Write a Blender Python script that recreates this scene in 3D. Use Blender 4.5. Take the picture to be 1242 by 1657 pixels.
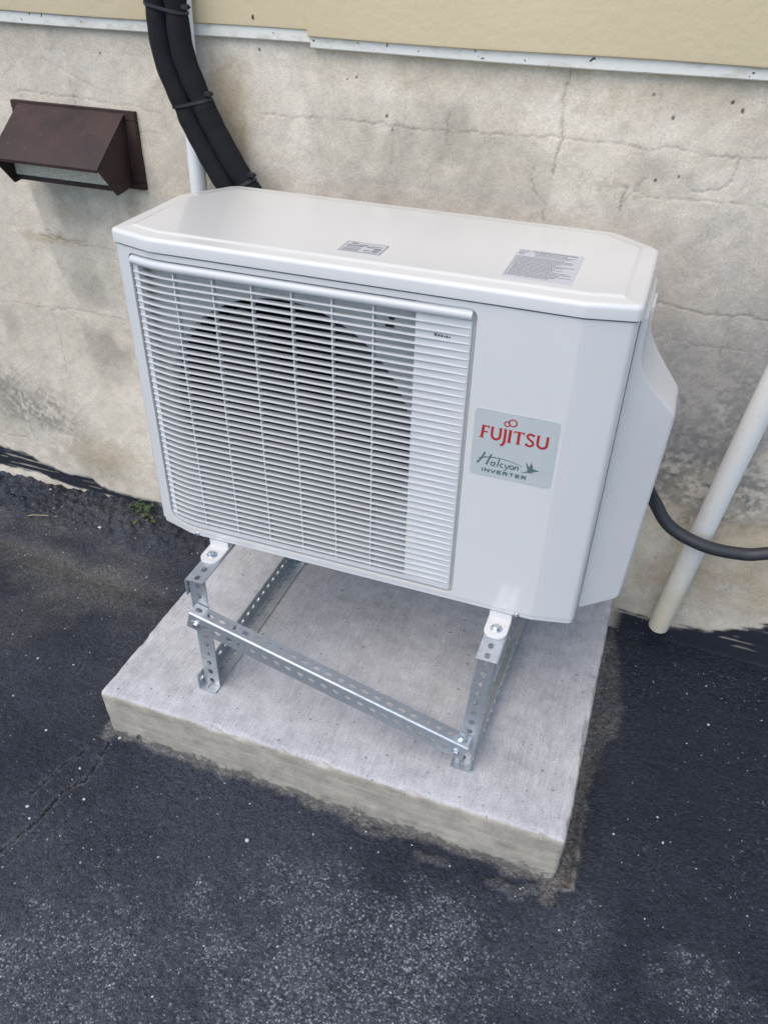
import bpy, bmesh, math, random
import numpy as np
from mathutils import Vector, Matrix
from mathutils.geometry import delaunay_2d_cdt

# ------------------------------------------------------------------ camera, sky, sun, exposure
scene = bpy.context.scene
COL = scene.collection
for o in list(bpy.data.objects):
    bpy.data.objects.remove(o)

cam_data = bpy.data.cameras.new('camera')
cam = bpy.data.objects.new('camera', cam_data)
COL.objects.link(cam)
cam.location = (0.8144, -1.0198, 1.3800)
cam.rotation_euler = (math.radians(53.608), math.radians(-1.142), math.radians(19.862))
cam_data.sensor_fit = 'VERTICAL'
cam_data.sensor_height = 36.0
cam_data.lens = 36.0 * 1310.62 / 1657.0
cam_data.clip_start = 0.02
cam_data.clip_end = 500.0
scene.camera = cam

SUN_ELEV, SUN_AZ = math.radians(56), math.radians(202)      # azimuth from +Y, clockwise (front left of the wall)
world = bpy.data.worlds.new('World')
scene.world = world
world.use_nodes = True
wn = world.node_tree
wn.nodes.clear()
sky = wn.nodes.new('ShaderNodeTexSky')
sky.sky_type = 'NISHITA'
sky.sun_disc = False
sky.sun_elevation = SUN_ELEV
sky.sun_rotation = SUN_AZ
sky.air_density = 1.0
sky.dust_density = 0.9
sky.ozone_density = 3.0
bg = wn.nodes.new('ShaderNodeBackground')
bg.inputs['Strength'].default_value = 0.15
wout = wn.nodes.new('ShaderNodeOutputWorld')
wn.links.new(sky.outputs['Color'], bg.inputs['Color'])
wn.links.new(bg.outputs['Background'], wout.inputs['Surface'])

sun_data = bpy.data.lights.new('sun', 'SUN')
sun_data.energy = 1.45
sun_data.angle = math.radians(58)
sun_data.color = (1.0, 0.88, 0.72)
sun = bpy.data.objects.new('sun', sun_data)
COL.objects.link(sun)
sdir = Vector((math.sin(SUN_AZ) * math.cos(SUN_ELEV), math.cos(SUN_AZ) * math.cos(SUN_ELEV), math.sin(SUN_ELEV)))
sun.rotation_euler = (-sdir).to_track_quat('-Z', 'Y').to_euler()
sun.location = (0, -3, 5)

scene.view_settings.view_transform = 'Standard'
scene.view_settings.look = 'None'
scene.view_settings.gamma = 1.0
scene.view_settings.use_curve_mapping = False
scene.view_settings.exposure = 0.89
scene.cycles.max_bounces = 5
scene.cycles.diffuse_bounces = 3
scene.cycles.glossy_bounces = 3

# ------------------------------------------------------------------ helpers
random.seed(4)
RNG = np.random.default_rng(7)

def linkobj(name, mesh, mat=None, parent=None, loc=None, pworld=(0, 0, 0)):
    """link a mesh whose vertices are world coordinates (or local, with loc) under an optional parent"""
    o = bpy.data.objects.new(name, mesh)
    COL.objects.link(o)
    if mat is not None and len(mesh.materials) == 0:
        mesh.materials.append(mat)
    if loc is not None:
        o.location = loc
    if parent is not None:
        o.parent = parent
        o.matrix_parent_inverse = Matrix.Translation(-Vector(WORLD_OF.get(parent.name, (0, 0, 0))))
    WORLD_OF[o.name] = loc if loc is not None else (0, 0, 0)
    return o
WORLD_OF = {}

def empty(name, loc, label, cat, group=None):
    o = bpy.data.objects.new(name, None)
    COL.objects.link(o)
    o.location = loc
    o.empty_display_size = 0.05
    WORLD_OF[o.name] = loc
    tag(o, label, cat, group)
    return o

def tag(o, label, cat, group=None):
    o['label'] = label
    o['category'] = cat
    if group:
        o['group'] = group
    return o

def mesh_from(name, verts, faces, smooth=None):
    me = bpy.data.meshes.new(name)
    me.from_pydata([tuple(v) for v in verts], [], [tuple(f) for f in faces])
    me.validate()
    me.update()
    if smooth is not None:
        shade(me, smooth)
    return me

def shade(me, angle_deg=35):
    me.polygons.foreach_set('use_smooth', [True] * len(me.polygons))
    bm = bmesh.new(); bm.from_mesh(me)
    bmesh.ops.remove_doubles(bm, verts=bm.verts, dist=1e-6)
    bmesh.ops.recalc_face_normals(bm, faces=bm.faces)
    lim = math.radians(angle_deg)
    for e in bm.edges:
        e.smooth = not (len(e.link_faces) == 2 and e.calc_face_angle(0) > lim)
    bm.to_mesh(me); bm.free()
    me.update()

class MB:
    """collects faces of ONE part"""
    def __init__(self):
        self.v = []; self.f = []
    def add(self, verts, faces):
        b = len(self.v)
        self.v += [tuple(p) for p in verts]
        self.f += [tuple(i + b for i in f) for f in faces]
        return self
    def box(self, a, b):
        x0, y0, z0 = a; x1, y1, z1 = b
        return self.add([(x0,y0,z0),(x1,y0,z0),(x1,y1,z0),(x0,y1,z0),(x0,y0,z1),(x1,y0,z1),(x1,y1,z1),(x0,y1,z1)],
                        [(3,2,1,0),(4,5,6,7),(0,1,5,4),(1,2,6,5),(2,3,7,6),(3,0,4,7)])
    def prism(self, pts, axis, lo, hi):
        """pts 2d polygon, extruded along axis ('x','y','z')"""
        n = len(pts)
        def m(p, t):
            a, b = p
            return (t, a, b) if axis == 'x' else ((a, t, b) if axis == 'y' else (a, b, t))
        vs = [m(p, lo) for p in pts] + [m(p, hi) for p in pts]
        fs = [tuple(range(n - 1, -1, -1)), tuple(range(n, 2 * n))]
        fs += [(i, (i + 1) % n, n + (i + 1) % n, n + i) for i in range(n)]
        return self.add(vs, fs)
    def rings(self, rings, cap0=False, cap1=False, closed=True):
        n = len(rings[0]); vs = [p for r in rings for p in r]; fs = []
        for k in range(len(rings) - 1):
            for i in range(n if closed else n - 1):
                j = (i + 1) % n
                fs.append((k*n+i, k*n+j, (k+1)*n+j, (k+1)*n+i))
        if cap0: fs.append(tuple(range(n - 1, -1, -1)))
        if cap1: fs.append(tuple((len(rings)-1)*n + i for i in range(n)))
        return self.add(vs, fs)
    def build(self, name, mat, parent=None, smooth=35, loc=None):
        return linkobj(name, mesh_from(name, self.v, self.f, smooth), mat, parent, loc)

def bevel_mesh(o, w, seg=2, angle=40):
    bm = bmesh.new(); bm.from_mesh(o.data)
    es = [e for e in bm.edges if len(e.link_faces) == 2 and e.calc_face_angle(0) > math.radians(angle)]
    bmesh.ops.bevel(bm, geom=es, offset=w, segments=seg, affect='EDGES', clamp_overlap=True)
    bm.to_mesh(o.data); bm.free()
    shade(o.data, 40)
    return o

def fillet(poly, radii, seg=6, closed=True):
    """round the corners of a 2d polyline; returns list of points (constant count per corner)"""
    out = []; n = len(poly)
    for i in range(n):
        p = Vector(poly[i]).to_2d()
        if not closed and i in (0, n - 1):
            out.append(tuple(p)); continue
        a = (Vector(poly[i-1]).to_2d() - p).normalized(); b = (Vector(poly[(i+1) % n]).to_2d() - p).normalized()
        r = radii[i] if isinstance(radii, (list, tuple)) else radii
        ang = a.angle(b)
        if r <= 0 or ang > math.pi - 1e-3:
            out += [tuple(p)] * (1 if not closed else seg + 1); continue
        d = r / math.tan(ang / 2)
        c = p + (a + b).normalized() * (r / math.sin(ang / 2))
        s = p + a * d - c; e = p + b * d - c
        tot = s.angle(e)
        cr = s.x * e.y - s.y * e.x
        for k in range(seg + 1):
            t = tot * k / seg * (1 if cr > 0 else -1)
            q = Vector((s.x * math.cos(t) - s.y * math.sin(t), s.x * math.sin(t) + s.y * math.cos(t)))
            out.append(tuple(c + q))
    return out

def inset_poly(poly, d):
    """offset a closed counter-clockwise polygon inwards by d"""
    n = len(poly); out = []
    for i in range(n):
        p0, p1, p2 = Vector(poly[i-1]), Vector(poly[i]), Vector(poly[(i+1) % n])
        e1 = (p1 - p0).normalized(); e2 = (p2 - p1).normalized()
        n1 = Vector((-e1.y, e1.x)); n2 = Vector((-e2.y, e2.x))
        m = (n1 + n2).normalized()
        out.append(tuple(p1 + m * (d / max(0.2, m.dot(n1)))))
    return out

def catmull(pts, per=12):
    P = [Vector(p) for p in pts]; P = [2*P[0]-P[1]] + P + [2*P[-1]-P[-2]]; out = []
    for i in range(1, len(P) - 2):
        for k in range(per):
            t = k / per
            a, b, c, d = P[i-1], P[i], P[i+1], P[i+2]
            out.append(0.5*((2*b)+(c-a)*t+(2*a-5*b+4*c-d)*t*t+(3*b-a-3*c+d)*t*t*t))
    out.append(P[-2]); return out

def frames(path, up=Vector((0, 1, 0))):
    fr = []
    for i, p in enumerate(path):
        t = (path[min(i+1, len(path)-1)] - path[max(i-1, 0)]).normalized()
        s = t.cross(up).normalized(); u = s.cross(t).normalized()
        fr.append((p, t, s, u))
    return fr

def tube(mb, path, r, n=18, up=Vector((0, 1, 0)), caps=True):
    rings = []
    for i, (p, t, s, u) in enumerate(frames(path, up)):
        rr = r(i / (len(path) - 1)) if callable(r) else r
        rings.append([p + s * (rr * math.cos(2*math.pi*k/n)) + u * (rr * math.sin(2*math.pi*k/n)) for k in range(n)])
    mb.rings(rings, caps, caps)
    return mb

# ---- numpy value noise
_T = RNG.random((8, 256, 256))
def vnoise(x, y, seed=0):
    x = np.asarray(x, float); y = np.asarray(y, float)
    xi = np.floor(x).astype(int); yi = np.floor(y).astype(int)
    fx = x - xi; fy = y - yi
    fx = fx*fx*fx*(fx*(fx*6-15)+10); fy = fy*fy*fy*(fy*(fy*6-15)+10)
    T = _T[seed % 8]
    a = T[xi & 255, yi & 255]; b = T[(xi+1) & 255, yi & 255]; c = T[xi & 255, (yi+1) & 255]; d = T[(xi+1) & 255, (yi+1) & 255]
    return (a*(1-fx)+b*fx)*(1-fy) + (c*(1-fx)+d*fx)*fy
def fbm(x, y, seed=0, octv=4, gain=0.5):
    s = 0; a = 1; t = 0
    for k in range(octv):
        s = s + a * vnoise(x * 2**k + 17.3*k, y * 2**k + 5.7*k, seed + k); t += a; a *= gain
    return s / t - 0.5
def sstep(a, b, x):
    t = np.clip((x - a) / (b - a), 0, 1); return t*t*(3-2*t)
def seg_dist(X, Y, pts):
    d = np.full(X.shape, 9.0)
    for (x0, y0), (x1, y1) in zip(pts[:-1], pts[1:]):
        dx, dy = x1-x0, y1-y0; L = dx*dx+dy*dy + 1e-12
        t = np.clip(((X-x0)*dx+(Y-y0)*dy)/L, 0, 1)
        d = np.minimum(d, np.hypot(X-(x0+t*dx), Y-(y0+t*dy)))
    return d
def near(X, Y, pts, pad):
    xs = [p[0] for p in pts]; ys = [p[1] for p in pts]
    return np.where((X > min(xs)-pad) & (X < max(xs)+pad) & (Y > min(ys)-pad) & (Y < max(ys)+pad))
def axis_coords(lo, hi, step, far_lo, far_hi):
    core = np.arange(lo, hi + step/2, step)
    def grow(dist):
        out = []; s = step; t = 0
        while t < dist:
            s *= 1.35; t += s; out.append(min(t, dist))
        return np.array(out)
    return np.concatenate([(lo - grow(lo - far_lo))[::-1], core, hi + grow(far_hi - hi)])
def grid_mesh(name, P, cols, flip=False):
    """P (n,m,3) points, cols dict name -> (n,m,3|1) point attributes"""
    n, m = P.shape[:2]
    me = bpy.data.meshes.new(name)
    me.vertices.add(n*m); me.vertices.foreach_set('co', P.reshape(-1).astype(np.float32))
    idx = np.arange(n*m).reshape(n, m)
    q = np.stack([idx[:-1,:-1], idx[1:,:-1], idx[1:,1:], idx[:-1,1:]], -1).reshape(-1, 4)
    if flip: q = q[:, ::-1]
    nf = len(q)
    me.loops.add(nf*4); me.loops.foreach_set('vertex_index', q.reshape(-1).astype(np.int32))
    me.polygons.add(nf); me.polygons.foreach_set('loop_start', np.arange(0, nf*4, 4, dtype=np.int32))
    me.polygons.foreach_set('loop_total', np.full(nf, 4, dtype=np.int32))
    me.polygons.foreach_set('use_smooth', np.ones(nf, dtype=bool))
    for k, c in cols.items():
        at = me.attributes.new(k, 'FLOAT_COLOR', 'POINT')
        a4 = np.ones((n*m, 4), np.float32)
        c = c.reshape(n*m, -1); a4[:, :3] = c if c.shape[1] == 3 else np.repeat(c, 3, 1)
        at.data.foreach_set('color', a4.reshape(-1))
    me.update(calc_edges=True)
    me.validate()
    return me

# ------------------------------------------------------------------ materials
def mat_new(name):
    m = bpy.data.materials.new(name); m.use_nodes = True
    nt = m.node_tree; b = nt.nodes['Principled BSDF']
    return m, nt, b
def nd(nt, typ, **kw):
    n = nt.nodes.new(typ)
    for k, v in kw.items(): setattr(n, k, v)
    return n
def noise(nt, coord, scale, detail=4, rough=0.55, vec_scale=None):
    n = nd(nt, 'ShaderNodeTexNoise'); n.inputs['Scale'].default_value = scale
    n.inputs['Detail'].default_value = min(detail, 3.5); n.inputs['Roughness'].default_value = rough
    if vec_scale:
        mp = nd(nt, 'ShaderNodeMapping'); mp.inputs['Scale'].default_value = vec_scale
        nt.links.new(coord, mp.inputs['Vector']); coord = mp.outputs['Vector']
    nt.links.new(coord, n.inputs['Vector'])
    return n.outputs['Fac']
def ramp(nt, fac, lo, hi, c0=0.0, c1=1.0):
    n = nd(nt, 'ShaderNodeMapRange'); n.clamp = True
    n.inputs['From Min'].default_value = lo; n.inputs['From Max'].default_value = hi
    n.inputs['To Min'].default_value = c0; n.inputs['To Max'].default_value = c1
    nt.links.new(fac, n.inputs['Value']); return n.outputs['Result']
def math_n(nt, op, a, b):
    n = nd(nt, 'ShaderNodeMath', operation=op)
    for i, q in enumerate((a, b)):
        if isinstance(q, (int, float)): n.inputs[i].default_value = q
        else: nt.links.new(q, n.inputs[i])
    return n.outputs[0]
def mixc(nt, fac, a, b, blend='MIX'):
    n = nd(nt, 'ShaderNodeMix', data_type='RGBA', blend_type=blend)
    for i, q in ((0, fac), (6, a), (7, b)):
        if isinstance(q, (int, float)): n.inputs[i].default_value = q
        elif isinstance(q, tuple): n.inputs[i].default_value = q + ((1,) if len(q) == 3 else ())
        else: nt.links.new(q, n.inputs[i])
    return n.outputs[2]
def grey(nt, v):
    n = nd(nt, 'ShaderNodeCombineColor')
    for i in range(3): nt.links.new(v, n.inputs[i])
    return n.outputs[0]
def bump(nt, b, h, strength, dist):
    n = nd(nt, 'ShaderNodeBump'); n.inputs['Strength'].default_value = strength; n.inputs['Distance'].default_value = dist
    nt.links.new(h, n.inputs['Height']); nt.links.new(n.outputs['Normal'], b.inputs['Normal'])
def objco(nt):
    return nd(nt, 'ShaderNodeNewGeometry').outputs['Position']

def simple(name, color, rough=0.5, metal=0.0, var=0.06, var_scale=40, bump_s=0.0, bump_scale=600, bump_d=0.0005, spec=0.5, vec_scale=None, rough_var=0.0):
    m, nt, b = mat_new(name)
    co = objco(nt)
    f = noise(nt, co, var_scale, 4, 0.6, vec_scale)
    c = mixc(nt, ramp(nt, f, 0.3, 0.7), tuple(x*(1-var) for x in color), tuple(min(1, x*(1+var)) for x in color))
    nt.links.new(c, b.inputs['Base Color'])
    b.inputs['Roughness'].default_value = rough; b.inputs['Metallic'].default_value = metal
    b.inputs['Specular IOR Level'].default_value = spec
    if rough_var:
        nt.links.new(ramp(nt, noise(nt, co, var_scale*0.4, 5), 0.3, 0.7, rough-rough_var, rough+rough_var), b.inputs['Roughness'])
    if bump_s:
        bump(nt, b, noise(nt, co, bump_scale, 3), bump_s, bump_d)
    return m

M = {}
M['paint'] = simple('white_paint', (0.605, 0.592, 0.565), 0.25, var=0.012, var_scale=9, bump_s=0.03, bump_scale=700, bump_d=0.0002, rough_var=0.0)
M['plastic'] = simple('white_plastic', (0.54, 0.54, 0.53), 0.36, var=0.03, var_scale=30)
M['cover'] = simple('cover_paint', (0.66, 0.635, 0.595), 0.33, var=0.03, var_scale=10, bump_s=0.08, bump_scale=900, bump_d=0.0002)
M['cream_plastic'] = simple('cream_plastic', (0.54, 0.54, 0.525), 0.45, var=0.04, var_scale=20)
M['shroud'] = simple('shroud_paint', (0.52, 0.53, 0.52), 0.5, var=0.06, var_scale=12)
M['dark_inside'] = simple('dark_interior', (0.012, 0.012, 0.014), 0.7)
M['fan'] = simple('fan_plastic', (0.03, 0.03, 0.032), 0.5)
M['badge'] = simple('badge_silver', (0.435, 0.455, 0.445), 0.45, metal=0.0, var=0.03)
M['red'] = simple('logo_red', (0.38, 0.022, 0.020), 0.45)
M['teal'] = simple('logo_green_grey', (0.085, 0.135, 0.135), 0.5)
M['ink'] = simple('grey_ink', (0.07, 0.075, 0.08), 0.6)
M['ink_light'] = simple('light_grey_ink', (0.15, 0.155, 0.165), 0.6)
M['sticker'] = simple('sticker_film', (0.47, 0.475, 0.49), 0.3, var=0.02)
M['steel'] = simple('bolt_zinc', (0.50, 0.54, 0.57), 0.35, metal=0.9, var=0.15, var_scale=300)
M['foam'] = simple('black_foam', (0.011, 0.011, 0.012), 0.88, var=0.3, var_scale=500, bump_s=0.5, bump_scale=700, bump_d=0.0006, spec=0.25)
M['tie'] = simple('black_nylon', (0.014, 0.014, 0.015), 0.45)
M['rubber'] = simple('cable_rubber', (0.028, 0.029, 0.032), 0.5, var=0.25, var_scale=200, bump_s=0.4, bump_scale=500)
M['pvc'] = simple('white_pvc', (0.70, 0.69, 0.66), 0.35, var=0.04, var_scale=15)
M['pvc_old'] = None
M['siding'] = simple('beige_siding', (0.555, 0.455, 0.285), 0.55, var=0.035, var_scale=8, bump_s=0.5, bump_scale=70, bump_d=0.0020, vec_scale=(0.35, 1, 1))
M['leaf'] = simple('weed_leaf', (0.038, 0.062, 0.018), 0.5, var=0.4, var_scale=90)
M['pebble'] = simple('pale_pebble', (0.40, 0.41, 0.42), 0.7, var=0.2, var_scale=300)
M['grit'] = simple('grit_stone', (0.42, 0.43, 0.45), 0.7, var=0.4, var_scale=120)
M['twig'] = simple('dry_twig', (0.30, 0.24, 0.17), 0.8)
M['screen_dust'] = simple('dusty_screen', (0.72, 0.66, 0.54), 0.8, var=0.25, var_scale=220)
M['fleck'] = simple('dirt_fleck', (0.06, 0.045, 0.03), 0.9)

_pb = M['paint'].node_tree.nodes['Principled BSDF']; _pb.inputs['Coat Weight'].default_value = 0.7; _pb.inputs['Coat Roughness'].default_value = 0.06

def mat_pvc_old():                       # yellowed towards the open lower end
    m, nt, b = mat_new('aged_pvc')
    co = objco(nt); sep = nd(nt, 'ShaderNodeSeparateXYZ'); nt.links.new(co, sep.inputs[0])
    z = math_n(nt, 'ADD', sep.outputs['Z'], ramp(nt, noise(nt, co, 14, 4), 0.3, 0.7, -0.06, 0.06))
    c = mixc(nt, ramp(nt, z, 0.16, 0.40), (0.66, 0.57, 0.42), (0.76, 0.735, 0.685))
    spots = ramp(nt, noise(nt, co, 70, 5, 0.7), 0.60, 0.72)
    c = mixc(nt, math_n(nt, 'MULTIPLY', spots, 0.35), c, (0.40, 0.31, 0.19))
    nt.links.new(c, b.inputs['Base Color']); b.inputs['Roughness'].default_value = 0.4
    return m
M['pvc_old'] = mat_pvc_old()

def mat_galv():
    m, nt, b = mat_new('galvanised_steel')
    co = objco(nt)
    v = nd(nt, 'ShaderNodeTexVoronoi'); v.inputs['Scale'].default_value = 160; nt.links.new(co, v.inputs['Vector'])
    sp = nd(nt, 'ShaderNodeSeparateColor'); nt.links.new(v.outputs['Color'], sp.inputs[0])
    f = math_n(nt, 'ADD', math_n(nt, 'MULTIPLY', sp.outputs[0], 0.2), math_n(nt, 'MULTIPLY', noise(nt, co, 30, 5), 0.8))
    c = mixc(nt, ramp(nt, f, 0.3, 0.7), (0.40, 0.43, 0.45), (0.54, 0.57, 0.59))
    nt.links.new(c, b.inputs['Base Color'])
    b.inputs['Metallic'].default_value = 0.72
    nt.links.new(ramp(nt, f, 0.3, 0.7, 0.50, 0.34), b.inputs['Roughness'])
    bump(nt, b, noise(nt, co, 200, 3), 0.08, 0.0004)
    return m
M['galv'] = mat_galv()

def mat_trim():                          # white aluminium strip with brown dirt
    m, nt, b = mat_new('trim_strip_white')
    co = objco(nt)
    d = ramp(nt, noise(nt, co, 25, 6, 0.7, (1, 1, 2.5)), 0.50, 0.72)
    c = mixc(nt, math_n(nt, 'MULTIPLY', d, 0.55), (0.66, 0.64, 0.57), (0.36, 0.30, 0.21))
    s = ramp(nt, noise(nt, co, 160, 3, 0.6), 0.68, 0.74)
    c = mixc(nt, math_n(nt, 'MULTIPLY', s, 0.7), c, (0.14, 0.10, 0.06))
    nt.links.new(c, b.inputs['Base Color']); b.inputs['Roughness'].default_value = 0.45
    return m
M['trim'] = mat_trim()

def mat_hood():                          # brown enamel, sun-faded and dusty
    m, nt, b = mat_new('brown_enamel')
    co = objco(nt)
    f = noise(nt, co, 16, 5, 0.6)
    c = mixc(nt, ramp(nt, f, 0.35, 0.65), (0.022, 0.012, 0.011), (0.048, 0.025, 0.021))
    rs = ramp(nt, noise(nt, co, 9, 4, 0.65), 0.52, 0.68)
    c = mixc(nt, math_n(nt, 'MULTIPLY', rs, 0.35), c, (0.055, 0.028, 0.020))
    s = ramp(nt, noise(nt, co, 260, 2, 0.5), 0.70, 0.76)
    c = mixc(nt, math_n(nt, 'MULTIPLY', s, 0.5), c, (0.25, 0.23, 0.2))
    nt.links.new(c, b.inputs['Base Color'])
    nt.links.new(ramp(nt, f, 0.3, 0.7, 0.45, 0.62), b.inputs['Roughness']); b.inputs['Specular IOR Level'].default_value = 0.3
    bump(nt, b, noise(nt, co, 120, 3), 0.15, 0.0006)
    return m
M['hood'] = mat_hood()

def mat_wall():
    m, nt, b = mat_new('parged_concrete')
    co = objco(nt)
    at = nd(nt, 'ShaderNodeAttribute', attribute_name='col')
    n1 = noise(nt, co, 180, 5, 0.65); n2 = noise(nt, co, 38, 6, 0.65); n3 = noise(nt, co, 430, 3, 0.7)
    v = math_n(nt, 'ADD', math_n(nt, 'ADD', ramp(nt, n1, 0.25, 0.75, -0.12, 0.12), ramp(nt, n2, 0.25, 0.75, -0.07, 0.07)), ramp(nt, n3, 0.25, 0.75, -0.22, 0.22))
    v = math_n(nt, 'ADD', v, 1.0)
    c = mixc(nt, 1.0, at.outputs['Color'], grey(nt, v), 'MULTIPLY')
    pits = ramp(nt, noise(nt, co, 130, 2, 0.5), 0.72, 0.78)
    c = mixc(nt, math_n(nt, 'MULTIPLY', pits, 0.35), c, (0.13, 0.11, 0.085))
    lights = ramp(nt, noise(nt, co, 150, 2, 0.5, (1.1, 1, 1.3)), 0.70, 0.77)
    c = mixc(nt, math_n(nt, 'MULTIPLY', lights, 0.45), c, (0.62, 0.60, 0.55))
    nt.links.new(c, b.inputs['Base Color'])
    b.inputs['Roughness'].default_value = 0.9; b.inputs['Specular IOR Level'].default_value = 0.25
    h = math_n(nt, 'ADD', math_n(nt, 'MULTIPLY', n1, 0.6), math_n(nt, 'MULTIPLY', n3, 0.4))
    bump(nt, b, h, 0.5, 0.0012)
    return m
M['wall'] = mat_wall()

def mat_asphalt():
    m, nt, b = mat_new('sealed_asphalt')
    co = objco(nt)
    at = nd(nt, 'ShaderNodeAttribute', attribute_name='col')
    ag = nd(nt, 'ShaderNodeAttribute', attribute_name='agg')
    n1 = noise(nt, co, 110, 5, 0.65); n2 = noise(nt, co, 420, 4, 0.6)
    v = math_n(nt, 'ADD', math_n(nt, 'ADD', ramp(nt, n1, 0.25, 0.75, -0.42, 0.42), ramp(nt, n2, 0.25, 0.75, -0.62, 0.62)), 1.0)
    c = mixc(nt, 1.0, at.outputs['Color'], grey(nt, v), 'MULTIPLY')
    # exposed aggregate, wherever the seal coat is worn
    mp = nd(nt, 'ShaderNodeMapping'); mp.inputs['Scale'].default_value = (1.0, 1.0, 0.05)
    nt.links.new(co, mp.inputs['Vector'])
    agv = nd(nt, 'ShaderNodeSeparateColor'); nt.links.new(ag.outputs['Color'], agv.inputs[0])
    wv = nd(nt, 'ShaderNodeTexNoise'); wv.inputs['Scale'].default_value = 210; wv.inputs['Detail'].default_value = 2; nt.links.new(mp.outputs['Vector'], wv.inputs['Vector'])
    dv = nd(nt, 'ShaderNodeVectorMath', operation='MULTIPLY_ADD'); dv.inputs[1].default_value = (0.007, 0.007, 0.0); nt.links.new(wv.outputs['Color'], dv.inputs[0]); nt.links.new(mp.outputs['Vector'], dv.inputs[2])
    vo = nd(nt, 'ShaderNodeTexVoronoi'); vo.inputs['Scale'].default_value = 240; nt.links.new(dv.outputs[0], vo.inputs['Vector'])
    vc = nd(nt, 'ShaderNodeSeparateColor'); nt.links.new(vo.outputs['Color'], vc.inputs[0])
    core = ramp(nt, vo.outputs['Distance'], 0.22, 0.62, 1.0, 0.0)
    c = mixc(nt, 1.0, c, grey(nt, ramp(nt, vc.outputs[1], 0.0, 1.0, 0.70, 1.35)), 'MULTIPLY')
    f1 = noise(nt, mp.outputs['Vector'], 330, 2, 0.75); f2 = noise(nt, mp.outputs['Vector'], 62, 4, 0.7)
    fl = math_n(nt, 'ADD', math_n(nt, 'MULTIPLY', f1, 0.45), math_n(nt, 'MULTIPLY', f2, 0.30))
    fl = math_n(nt, 'ADD', fl, math_n(nt, 'MULTIPLY', vc.outputs[0], 0.25))
    thr = math_n(nt, 'SUBTRACT', fl, ramp(nt, agv.outputs[0], 0.0, 1.0, 0.685, 0.460))
    grain = math_n(nt, 'MULTIPLY', ramp(nt, thr, 0.0, 0.06), ramp(nt, core, 0.0, 0.6, 0.12, 1.0))
    gc = mixc(nt, ramp(nt, noise(nt, mp.outputs['Vector'], 240, 1, 0.5), 0.35, 0.65), (0.09, 0.094, 0.108), (0.30, 0.31, 0.335))
    c = mixc(nt, grain, c, gc)
    # stray pale specks
    vs = nd(nt, 'ShaderNodeTexVoronoi'); vs.inputs['Scale'].default_value = 75; nt.links.new(mp.outputs['Vector'], vs.inputs['Vector'])
    s2 = nd(nt, 'ShaderNodeSeparateColor'); nt.links.new(vs.outputs['Color'], s2.inputs[0])
    spk = math_n(nt, 'MULTIPLY', ramp(nt, s2.outputs[0], 0.92, 0.94), ramp(nt, vs.outputs['Distance'], 0.08, 0.14, 1.0, 0.0))
    c = mixc(nt, math_n(nt, 'MULTIPLY', spk, 0.8), c, (0.40, 0.40, 0.41))
    nt.links.new(c, b.inputs['Base Color'])
    nt.links.new(ramp(nt, n1, 0.3, 0.7, 0.48, 0.75), b.inputs['Roughness'])
    b.inputs['Specular IOR Level'].default_value = 0.28
    h = math_n(nt, 'ADD', math_n(nt, 'ADD', math_n(nt, 'MULTIPLY', n1, 0.7), math_n(nt, 'MULTIPLY', n2, 0.85)), math_n(nt, 'ADD', math_n(nt, 'MULTIPLY', grain, 0.25), math_n(nt, 'MULTIPLY', core, 0.45)))
    bump(nt, b, h, 0.85, 0.0026)
    return m
M['asphalt'] = mat_asphalt()

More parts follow.
